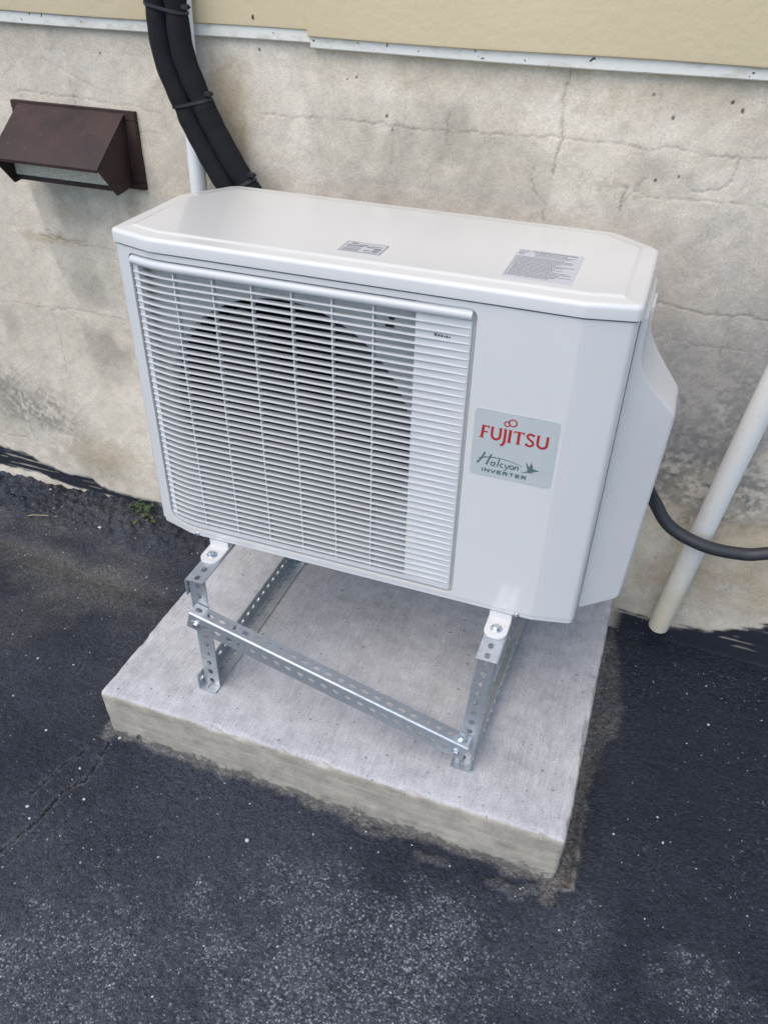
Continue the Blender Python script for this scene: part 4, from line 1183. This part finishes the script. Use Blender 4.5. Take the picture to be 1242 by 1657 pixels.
def letters():
    ink = Ink(); c = [0]
    def lift(): c[0] += 1; return 0.00001*c[0]
    T0, T1 = 0.235, 0.425                      # cap top and baseline
    H = T1-T0
    thick, thin = 0.033, 0.019
    def st(pts, w): ink.stroke(pts, w, lift())
    # F
    st([(0.118, T0), (0.104, T1)], thick); st([(0.098, T0+0.008), (0.190, T0+0.008)], thin); st([(0.112, T0+0.092), (0.170, T0+0.092)], thin); st([(0.078, T1-0.006), (0.132, T1-0.006)], 0.012); st([(0.186, T0+0.002), (0.182, T0+0.036)], 0.012); st([(0.168, T0+0.078), (0.165, T0+0.108)], 0.010)
    # U
    def U(u, w):
        st([(u+0.014, T0+0.002), (u+0.012, T1-0.075)] + arc(u+w/2, T1-0.070, w/2-0.013, 0.058, 180, 0, 12)[1:] + [(u+w-0.013, T0+0.002)], 0.030)
        st([(u-0.004, T0+0.006), (u+0.034, T0+0.006)], 0.012); st([(u+w-0.030, T0+0.006), (u+w+0.006, T0+0.006)], 0.012)
    U(0.212, 0.125)
    # J, descending below the line
    st([(0.382, T0+0.004), (0.380, T1-0.01), (0.374, T1+0.028), (0.358, T1+0.052), (0.336, T1+0.060)], 0.031); st([(0.362, T0+0.006), (0.400, T0+0.006)], 0.012)
    # I
    st([(0.440, T0+0.002), (0.436, T1)], thick); st([(0.420, T0+0.006), (0.460, T0+0.006)], 0.012); st([(0.414, T1-0.006), (0.458, T1-0.006)], 0.012)
    # T
    st([(0.546, T0+0.002), (0.542, T1)], thick); st([(0.484, T0+0.010), (0.608, T0+0.010)], 0.016); st([(0.489, T0+0.004), (0.485, T0+0.040)], 0.011); st([(0.605, T0+0.004), (0.601, T0+0.040)], 0.011); st([(0.518, T1-0.006), (0.566, T1-0.006)], 0.012)
    # S
    st([(0.722, T0+0.030), (0.705, T0+0.012), (0.678, T0+0.006), (0.654, T0+0.016), (0.643, T0+0.042), (0.655, T0+0.070), (0.683, T0+0.092), (0.710, T0+0.112), (0.722, T0+0.140), (0.710, T0+0.168), (0.683, T0+0.182), (0.655, T0+0.177), (0.635, T0+0.155)], 0.028)
    st([(0.722, T0+0.004), (0.720, T0+0.040)], 0.010); st([(0.634, T0+0.145), (0.632, T0+0.185)], 0.010)
    U(0.758, 0.135)
    # looped mark over the J and I
    st(arc(0.392, 0.158, 0.033, 0.034, 40, 330, 22), 0.014); st(arc(0.457, 0.130, 0.046, 0.047, 0, 360, 28), 0.015); st([(0.414, 0.178), (0.425, 0.160), (0.432, 0.150)], 0.009)
    ink.build('logo_print', M['red'])
    ink = Ink()
    B = 0.800
    def s2(pts, w): ink.stroke(pts, w, lift())
    # script word: Halcyon
    s2([(0.168, 0.630), (0.145, 0.700), (0.112, 0.770), (0.082, 0.818), (0.090, 0.780)], (0.022, 0.014)); s2([(0.248, 0.648), (0.225, 0.730), (0.196, 0.818)], (0.020, 0.022))
    s2([(0.098, 0.745), (0.160, 0.712), (0.250, 0.692), (0.360, 0.686), (0.460, 0.697), (0.560, 0.722), (0.640, 0.752)], (0.016, 0.004))
    s2(arc(0.275, 0.790, 0.022, 0.028, 330, 30, 16)[::-1], 0.014); s2([(0.302, 0.760), (0.292, 0.818), (0.304, 0.818)], 0.015)
    s2([(0.352, 0.700), (0.332, 0.818)], 0.016); s2(arc(0.392, 0.790, 0.024, 0.028, 300, 60, 14), 0.014)
    s2([(0.428, 0.762), (0.436, 0.806), (0.448, 0.812)], 0.014); s2([(0.476, 0.762), (0.452, 0.815), (0.432, 0.850), (0.416, 0.852)], 0.012)
    s2(arc(0.508, 0.790, 0.024, 0.028, 0, 360, 18), 0.013); s2([(0.552, 0.762), (0.543, 0.818)], 0.014); s2([(0.549, 0.782), (0.566, 0.766), (0.586, 0.766), (0.590, 0.784), (0.582, 0.818)], 0.014)
    # bird
    ink.poly([(0.668, 0.655), (0.690, 0.690), (0.716, 0.735), (0.735, 0.655), (0.752, 0.700), (0.766, 0.748), (0.800, 0.752), (0.842, 0.762), (0.800, 0.776), (0.776, 0.790), (0.748, 0.806), (0.770, 0.830), (0.735, 0.812), (0.690, 0.822), (0.625, 0.836), (0.688, 0.806), (0.705, 0.786), (0.688, 0.735)], lift())
    ink.build('script_print', M['teal'])
    ink = Ink()
    # small capitals: INVERTER
    y0, y1 = 0.878, 0.932; w = 0.013
    def cap(ch, u, wd):
        L, R, Mx = u, u+wd, u+wd/2; ym = (y0+y1)/2
        G = {'I': [[(Mx, y0), (Mx, y1)]], 'N': [[(L, y1), (L, y0)], [(L, y0), (R, y1)], [(R, y1), (R, y0)]], 'V': [[(L, y0), (Mx, y1)], [(Mx, y1), (R, y0)]],
             'E': [[(L, y0), (L, y1)], [(L, y0+.006), (R, y0+.006)], [(L, ym), (R-.008, ym)], [(L, y1-.006), (R, y1-.006)]],
             'R': [[(L, y1), (L, y0)], [(L, y0+.006), (R-.010, y0+.006), (R, y0+.016), (R-.010, ym+.002), (L, ym+.002)], [(Mx, ym+.002), (R, y1)]],
             'T': [[(L, y0+.006), (R, y0+.006)], [(Mx, y0), (Mx, y1)]]}
        for p in G[ch]: ink.stroke(p, w, lift())
    u = 0.150
    for ch in 'INVERTER':
        wd = {'I': 0.012}.get(ch, 0.050); cap(ch, u, wd); u += wd+0.026
    ink.build('small_print', M['teal'])
letters()

# --- stickers on the lid
def sticker(x0, x1, y0, y1, outline, rows, seed, skew=0.0):
    rnd = random.Random(seed); z = LID_TOP+0.0002
    mb = MB(); mb.box((x0, y0, z-0.0001), (x1, y1, z+0.0003)); st = mb.build('sticker', M['sticker'], lid)
    mb = MB(); zi = z+0.0005; w = 0.0009
    if outline:
        for (a, b) in (((x0+0.0005, y0+0.0005), (x1-0.0005, y0+0.0005+w)), ((x0+0.0005, y1-0.0005-w), (x1-0.0005, y1-0.0005)), ((x0+0.0005, y0+0.0015), (x0+0.0005+w, y1-0.0015)), ((x1-0.0005-w, y0+0.0015), (x1-0.0005, y1-0.0015))):
            mb.add([(a[0], a[1], zi), (b[0], a[1], zi), (b[0], b[1], zi), (a[0], b[1], zi)], [(0, 1, 2, 3)])
    for (ya, h, xa, xb, dash) in rows:
        x = xa
        while x < xb-0.0008:
            L = rnd.uniform(*dash); L = min(L, xb-x)
            mb.add([(x, ya, zi), (x+L, ya, zi), (x+L, ya+h, zi), (x, ya+h, zi)], [(0, 1, 2, 3)])
            x += L+rnd.uniform(0.0007, 0.0014)
    mb.build('print', M['ink_light'] if not outline else M['ink_light'], st, smooth=None)
    return st
sticker(0.3630, 0.4270, 0.0555, 0.0985, True,
        [(0.0885, 0.006, 0.3720, 0.382, (0.002, 0.004)), (0.0855, 0.004, 0.386, 0.400, (0.002, 0.005)), (0.079, 0.0055, 0.3680, 0.394, (0.002, 0.005)), (0.071, 0.004, 0.370, 0.392, (0.001, 0.003)), (0.064, 0.004, 0.368, 0.392, (0.002, 0.004)), (0.0595, 0.002, 0.367, 0.393, (0.003, 0.006)),
         (0.0850, 0.003, 0.404, 0.421, (0.002, 0.003)), (0.079, 0.004, 0.399, 0.409, (0.002, 0.004)), (0.073, 0.007, 0.4115, 0.422, (0.004, 0.006)), (0.0655, 0.004, 0.399, 0.408, (0.002, 0.003)), (0.0640, 0.006, 0.4115, 0.422, (0.003, 0.005)), (0.0595, 0.002, 0.399, 0.42, (0.001, 0.003))], 3)
rows = [(0.1570, 0.0040, 0.628, 0.692, (0.002, 0.004)), (0.1575, 0.0020, 0.609, 0.625, (0.001, 0.002)), (0.1515, 0.0028, 0.609, 0.622, (0.001, 0.002)), (0.1440, 0.0045, 0.609, 0.617, (0.002, 0.003)), (0.1505, 0.0030, 0.632, 0.680, (0.001, 0.002)), (0.1450, 0.0028, 0.632, 0.690, (0.001, 0.002)), (0.1395, 0.0024, 0.634, 0.684, (0.001, 0.002))]
y = 0.1320; rr = random.Random(5)
while y > 0.052:
    rows.append((y, 0.0026, 0.6115, rr.choice([0.668, 0.680, 0.690, 0.695, 0.676]), (0.001, 0.0028))); rows.append((y, 0.0026, 0.608, 0.6100, (0.001, 0.002))); y -= 0.0052
sticker(0.6060, 0.7005, 0.0465, 0.1655, False, rows, 8)
# ------------------------------------------------------------------ refrigerant lines with foam insulation
lines = empty('insulated_pipe_pair', (-0.127, 0.45, 1.25), 'pair of black foam-covered pipes curving down behind the white unit', 'pipes')
lp = [(-0.150, 0.452, 1.75), (-0.140, 0.452, 1.50), (-0.1290, 0.4500, 1.300), (-0.1270, 0.4485, 1.250), (-0.1215, 0.4480, 1.163), (-0.0905, 0.4475, 1.082), (-0.0590, 0.4470, 1.020), (-0.0130, 0.4450, 0.950), (0.060, 0.440, 0.865), (0.180, 0.425, 0.770), (0.360, 0.405, 0.690), (0.560, 0.390, 0.640), (0.720, 0.372, 0.610), (0.830, 0.330, 0.590), (0.830, 0.215, 0.585)]
LC = catmull(lp, 14)
FR_L = frames(LC, Vector((0, 1, 0)))
HR = 0.0208
tie_idx = [min(range(len(LC)), key=lambda i: (LC[i]-Vector(q)).length) for q in ((-0.1262, 0.448, 1.240), (-0.0925, 0.4475, 1.087), (-0.0085, 0.4450, 0.944))]
for sd in (-1, 1):
    path = [p + s*(sd*HR*0.985) for p, t, s, u in FR_L]
    def rad(q, path=path):
        i = q*(len(path)-1); r = HR*(1+0.018*math.sin(i*0.9+sd)+0.012*math.sin(i*0.37))
        for k in tie_idx: r *= 1-0.10*math.exp(-((i-k)/1.6)**2)
        return r
    mb = MB(); tube(mb, path, rad, 22); mb.build('foam_pipe', M['foam'], lines, smooth=60)
for k in tie_idx:
    p, t, s, u = FR_L[k]
    r = HR*0.93; loop = []
    for j in range(33):
        a = math.pi*2*j/32
        cs = 1 if math.cos(a) >= 0 else -1
        loop.append((cs*HR*0.985+r*math.cos(a), r*math.sin(a)))
    tilt = 0.012
    def ring(e, off): return [p + s*(a*(1+e)) + u*(b*(1+e*2)) + t*(off+tilt*a/HR*0.35) for a, b in loop[:-1]]
    mb = MB(); mb.rings([ring(0, -0.0026), ring(0.055, -0.0026), ring(0.055, 0.0026), ring(0, 0.0026)])
    tie = mb.build('cable_tie', M['tie'], lines, smooth=40)
    side = s if (s.x > 0) else -s
    hc = p + side*(HR*2.05) - Vector((0, 0.006, 0)) + Vector((0, 0, 0.002))
    mb = MB(); mb.box((-0.0075, -0.0045, -0.0040), (0.0075, 0.0045, 0.0040)); mb.box((0.0065, -0.0020, -0.0012), (0.0120, 0.0020, 0.0012))
    h = mb.build('tie_head', M['tie'], tie, loc=tuple(hc))
    bevel_mesh(h, 0.0015, 2)

# ------------------------------------------------------------------ white conduit behind the pipes, drain pipe on the right
def hollow_tube(path, r, wall_t, n=24, up=Vector((0, 1, 0))):
    fr = frames(path, up); mb = MB()
    def ring(f, rr): p, t, s, u = f; return [p+s*(rr*math.cos(2*math.pi*k/n))+u*(rr*math.sin(2*math.pi*k/n)) for k in range(n)]
    rs = [ring(f, r) for f in fr] + [ring(fr[-1], r-wall_t)] + [ring(f, r-wall_t) for f in fr[::-1]][1:] + [ring(fr[0], r)]
    mb.rings(rs); return mb
p = [Vector((-0.1060, 0.4660, 2.6)), Vector((-0.1045, 0.4660, 1.9)), Vector((-0.1035, 0.4660, 1.25)), Vector((-0.1085, 0.4660, 1.05)), Vector((-0.1125, 0.4660, 0.86)), Vector((-0.113, 0.466, 0.5)), Vector((-0.113, 0.466, 0.015))]
o = hollow_tube(p, 0.0170, 0.002).build('conduit', M['pvc'], None, smooth=60)
tag(o, 'upright white plastic conduit on the wall behind the black pipes', 'conduit')
p = [Vector((0.9745, 0.4650, 0.0790)), Vector((1.0120, 0.4110, 0.5500)), Vector((1.0325, 0.3830, 0.7720)), Vector((1.060, 0.365, 0.98)), Vector((1.068, 0.362, 1.05)), Vector((1.072, 0.375, 1.085)), Vector((1.074, 0.410, 1.10)), Vector((1.075, 0.52, 1.105))]
pp = [p[0], p[0].lerp(p[1], 0.5)] + catmull(p[1:], 6)
o = hollow_tube(pp, 0.0222, 0.003, 28, Vector((1, 0, 0.1))).build('drain_pipe', M['pvc_old'], None, smooth=60)
tag(o, 'leaning white drain pipe with a yellowed open lower end', 'pipe')

# ------------------------------------------------------------------ black cable
cp = [(0.815, 0.285, 0.560), (0.842, 0.330, 0.545), (0.868, 0.375, 0.500), (0.8900, 0.3920, 0.4600), (0.9330, 0.3860, 0.4100), (1.0050, 0.3790, 0.3870), (1.0780, 0.3900, 0.3800), (1.1200, 0.3980, 0.3880), (1.20, 0.42, 0.405), (1.32, 0.46, 0.43), (1.40, 0.53, 0.44)]
mb = MB(); tube(mb, catmull(cp, 10), 0.0128, 20, Vector((0, 0, 1)))
o = mb.build('power_cable', M['rubber'], None, smooth=60)
tag(o, 'thick black cable sagging in front of the leaning drain pipe', 'cable')

# ------------------------------------------------------------------ vent hood on the wall
hood = empty('vent_hood', (-0.415, 0.500, 0.90), 'dark brown sheet-metal vent hood with pale screen on the wall', 'vent hood')
HX0, HX1 = -0.5480, -0.2875
yb = 0.4985
fl = [(-0.5680, 0.8920), (-0.2625, 0.8920), (-0.2625, 1.0505), (-0.5680, 1.0485)]
mb = MB()
for a, b in (((-0.5680, 1.0330), (-0.2625, 1.0500)), ((-0.5680, 0.8980), (-0.2625, 0.9120)), ((-0.5680, 0.9125), (-0.5460, 1.0325)), ((-0.2870, 0.9125), (-0.2625, 1.0325))):
    mb.box((a[0], yb-0.0015, a[1]), (b[0], yb+0.0180, b[1]))
o = mb.build('wall_flange', M['hood'], hood); bevel_mesh(o, 0.0012, 2)
# sloping top with folded lip
tp = [(yb-0.001, 1.0455), (0.3835, 0.9640), (0.3815, 0.9618), (0.3818, 0.9560), (0.3838, 0.9562), (0.3840, 0.9612), (yb-0.001, 1.0425)]
mb = MB(); mb.prism(tp, 'x', HX0-0.0008, HX1+0.0008); o = mb.build('hood_top', M['hood'], hood, smooth=20)
for x in (HX0, HX1-0.0020):
    mb = MB(); mb.prism([(yb-0.0012, 1.0410), (0.3850, 0.9598), (0.4335, 0.9005), (0.4370, 0.8995), (yb-0.0012, 0.9070)], 'x', x, x+0.0020); mb.build('side_cheek', M['hood'], hood)
mb = MB(); mb.box((HX0+0.0025, 0.4400, 0.9060), (HX1-0.0025, 0.4500, 0.9150)); o = mb.build('bottom_bar', M['hood'], hood); bevel_mesh(o, 0.0015, 2)
mb = MB(); mb.box((HX0+0.004, 0.4450, 0.9155), (HX1-0.004, 0.4470, 0.9950)); mb.build('damper_flap', M['screen_dust'], hood)
mb = MB()
x = HX0+0.004
while x < HX1-0.004:
    mb.box((x, 0.4425, 0.9150), (x+0.0010, 0.4435, 0.9930)); x += 0.0045
z = 0.9180
while z < 0.992:
    mb.box((HX0+0.003, 0.4415, z), (HX1-0.003, 0.4425, z+0.0010)); z += 0.0045
o = mb.build('screen', M['screen_dust'], hood, smooth=None); o['kind'] = 'stuff'

# ------------------------------------------------------------------ small things on the ground
GO = bpy.data.objects['ground']
_n = len(GO.data.vertices); _co = np.empty(_n*3, np.float32); GO.data.vertices.foreach_get('co', _co); _co = _co.reshape(-1, 3)
_sel = _co[(np.abs(_co[:, 0]-0.18) < 1.2) & (np.abs(_co[:, 1]+0.1) < 0.7)]
def gz(x, y):
    d = (_sel[:, 0]-x)**2+(_sel[:, 1]-y)**2; return float(_sel[int(d.argmin()), 2])
def stone(r, seed):
    rnd = random.Random(seed); bm = bmesh.new(); bmesh.ops.create_icosphere(bm, subdivisions=2, radius=r)
    sx, sy, sz = rnd.uniform(0.8, 1.35), rnd.uniform(0.7, 1.1), rnd.uniform(0.5, 0.75)
    for v in bm.verts:
        k = rnd.uniform(0.86, 1.12); v.co = Vector((v.co.x*sx*k, v.co.y*sy*k, v.co.z*sz*k))
    me = bpy.data.meshes.new('pebble'); bm.to_mesh(me); bm.free(); me.materials.append(M['pebble']); shade(me, 60); return me
rad_p = [0.0055, 0.0040, 0.0035, 0.0055, 0.0045, 0.0035, 0.0040, 0.0040, 0.0035, 0.0032, 0.0032, 0.0030, 0.0034, 0.0030, 0.0036, 0.0036]
for i, ((x, y), r) in enumerate(zip(PEBBLES, [0.8*q for q in rad_p])):
    o = linkobj('pebble', stone(r, i), None, None, (x, y, gz(x, y)+r*0.35)); o.rotation_euler = (0, 0, i*1.7)
    tag(o, 'small pale pebble lying loose on the dark asphalt', 'pebble', 'pale pebbles scattered on the asphalt')
mb = MB(); rnd = random.Random(12)
for i in range(520):
    x, y = rnd.uniform(-0.85, 1.28), rnd.uniform(-0.70, 0.46)
    if -0.08 < x < 0.88 and y > -0.20: continue
    ii = int(((_sel[:, 0]-x)**2+(_sel[:, 1]-y)**2).argmin()); z = float(_sel[ii, 2]); r = rnd.choice([0.0010, 0.0012, 0.0014, 0.0018, 0.0022])
    a = rnd.uniform(0, 6.28); c, s = math.cos(a), math.sin(a)
    q = [(1.3, 0, 0), (0, 0.8, 0), (-1.1, 0.1, 0), (0, -0.9, 0), (0, 0, 0.8), (0, 0, -0.6)]
    mb.add([(x+r*(c*u-s*v), y+r*(s*u+c*v), z+r*w+0.0003) for u, v, w in q], [(0,1,4),(1,2,4),(2,3,4),(3,0,4),(1,0,5),(2,1,5),(3,2,5),(0,3,5)])
o = mb.build('loose_grit', M['grit'], None, smooth=None); o['kind'] = 'stuff'
o['label'] = 'fine pale grit strewn over the dark asphalt'; o['category'] = 'grit'

tw = [Vector((x, y, gz(x, y)+0.002)) for x, y in TWIG]
mb = MB(); tube(mb, catmull(tw, 5), lambda q: 0.0014*(1-0.5*q)+0.0003, 8, Vector((0, 0, 1)))
o = mb.build('twig', M['twig'], None, smooth=60); tag(o, 'thin dry twig on the black tar left of the unit', 'twig')

# weed at the foot of the wall
wx, wyy = -0.425, 0.492
weed = empty('weed', (wx, wyy, gz(wx, wyy)), 'small green weed at the foot of the wall beside the unit', 'weed')
rnd = random.Random(3)
for i in range(34):
    a = rnd.uniform(0, 6.28); L = rnd.uniform(0.008, 0.018); W = L*rnd.uniform(0.55, 0.8)
    bx, by = wx+rnd.gauss(0, 0.020)+0.012*(i % 3), wyy-0.006+rnd.gauss(0, 0.011); 
    if i > 24: bx, by = wx+0.035+rnd.gauss(0, 0.012), wyy-0.045+rnd.gauss(0, 0.008)
    by = min(by, 0.497); bz = gz(bx, by)+rnd.uniform(0.004, 0.028)
    d = Vector((math.cos(a), math.sin(a)-0.4, rnd.uniform(0.0, 0.6))).normalized(); sd = d.cross(Vector((0, 0, 1))).normalized(); up = sd.cross(d)
    b = Vector((bx, by, bz)); vs, fs = [], []
    prof = [(0, 0.05), (0.2, 0.6), (0.45, 1.0), (0.7, 0.85), (0.9, 0.4), (1.0, 0.04)]
    for t, w in prof:
        c = b+d*(L*t)-up*(L*0.35*t*t)
        vs += [c+sd*(W*w/2)+up*(W*0.12*w), c, c-sd*(W*w/2)+up*(W*0.12*w)]
    for k in range(len(prof)-1):
        fs += [(k*3, k*3+1, k*3+4, k*3+3), (k*3+1, k*3+2, k*3+5, k*3+4)]
    MB().add(vs, fs).build('leaf', M['leaf'], weed, smooth=60)
mb = MB()
for i in range(8):
    a = rnd.uniform(0, 6.28); e = Vector((wx+0.035*math.cos(a), min(0.497, wyy-0.008+0.02*math.sin(a)), gz(wx, wyy)+0.02))
    tube(mb, catmull([(wx, wyy, gz(wx, wyy)-0.004), (wx*0.5+e.x*0.5, wyy*0.5+e.y*0.5, gz(wx, wyy)+0.016), tuple(e)], 4), 0.0007, 6, Vector((0.3, 0.2, 1)))
mb.build('stem', M['leaf'], weed, smooth=60)

# dried mud and insect casts stuck to the trim strip
mb = MB(); rnd = random.Random(21)
def fleck(x, z, y, L, W, a):
    L *= 0.75; W *= 0.75
    c, s = math.cos(a), math.sin(a)
    q = [(-L, 0, 0), (-L*0.3, W, 0), (L*0.6, W*0.8, 0), (L, 0, 0), (L*0.4, -W, 0), (-L*0.5, -W*0.7, 0)]
    vs = [(x+c*u-s*v, y, z+s*u+c*v) for u, v, _ in q]+[(x, y-0.0016, z)]
    mb.add(vs, [(i, (i+1) % 6, 6) for i in range(6)])
for x, z, L, W, a in ((0.6280, 1.1985, 0.006, 0.0022, 0.7), (0.6320, 1.2010, 0.004, 0.002, -0.5), (0.2780, 1.1990, 0.005, 0.0015, 1.5), (0.4350, 1.2000, 0.004, 0.0012, 1.4), (0.4480, 1.1900, 0.005, 0.0012, 0.2), (0.1400, 1.1985, 0.003, 0.0022, 0.4), (0.875, 1.1960, 0.003, 0.0018, 0.3), (0.2240, 1.1990, 0.003, 0.001, 0.2), (0.335, 1.1935, 0.003, 0.001, 0.6), (0.520, 1.1910, 0.003, 0.0012, 2.2)):
    fleck(x, z, 0.4913, L, W, a)
for x, z, L, W, a in ((-0.4680, 1.2110, 0.005, 0.0012, 1.3), (-0.4400, 1.2090, 0.006, 0.0010, 1.0), (-0.3500, 1.2030, 0.002, 0.0012, 0), (-0.135, 1.2060, 0.002, 0.0012, 0), (0.060, 1.2060, 0.002, 0.0012, 0), (-0.49, 1.2000, 0.004, 0.001, 1.9)):
    fleck(x, z, 0.4943, L, W, a)
fleck(0.0235, 1.2290, 0.4890, 0.006, 0.0028, 1.5)
o = mb.build('dirt_flecks', M['fleck'], None, smooth=None); o['kind'] = 'stuff'
o['label'] = 'dried mud flecks stuck along the white trim strip'; o['category'] = 'dirt'
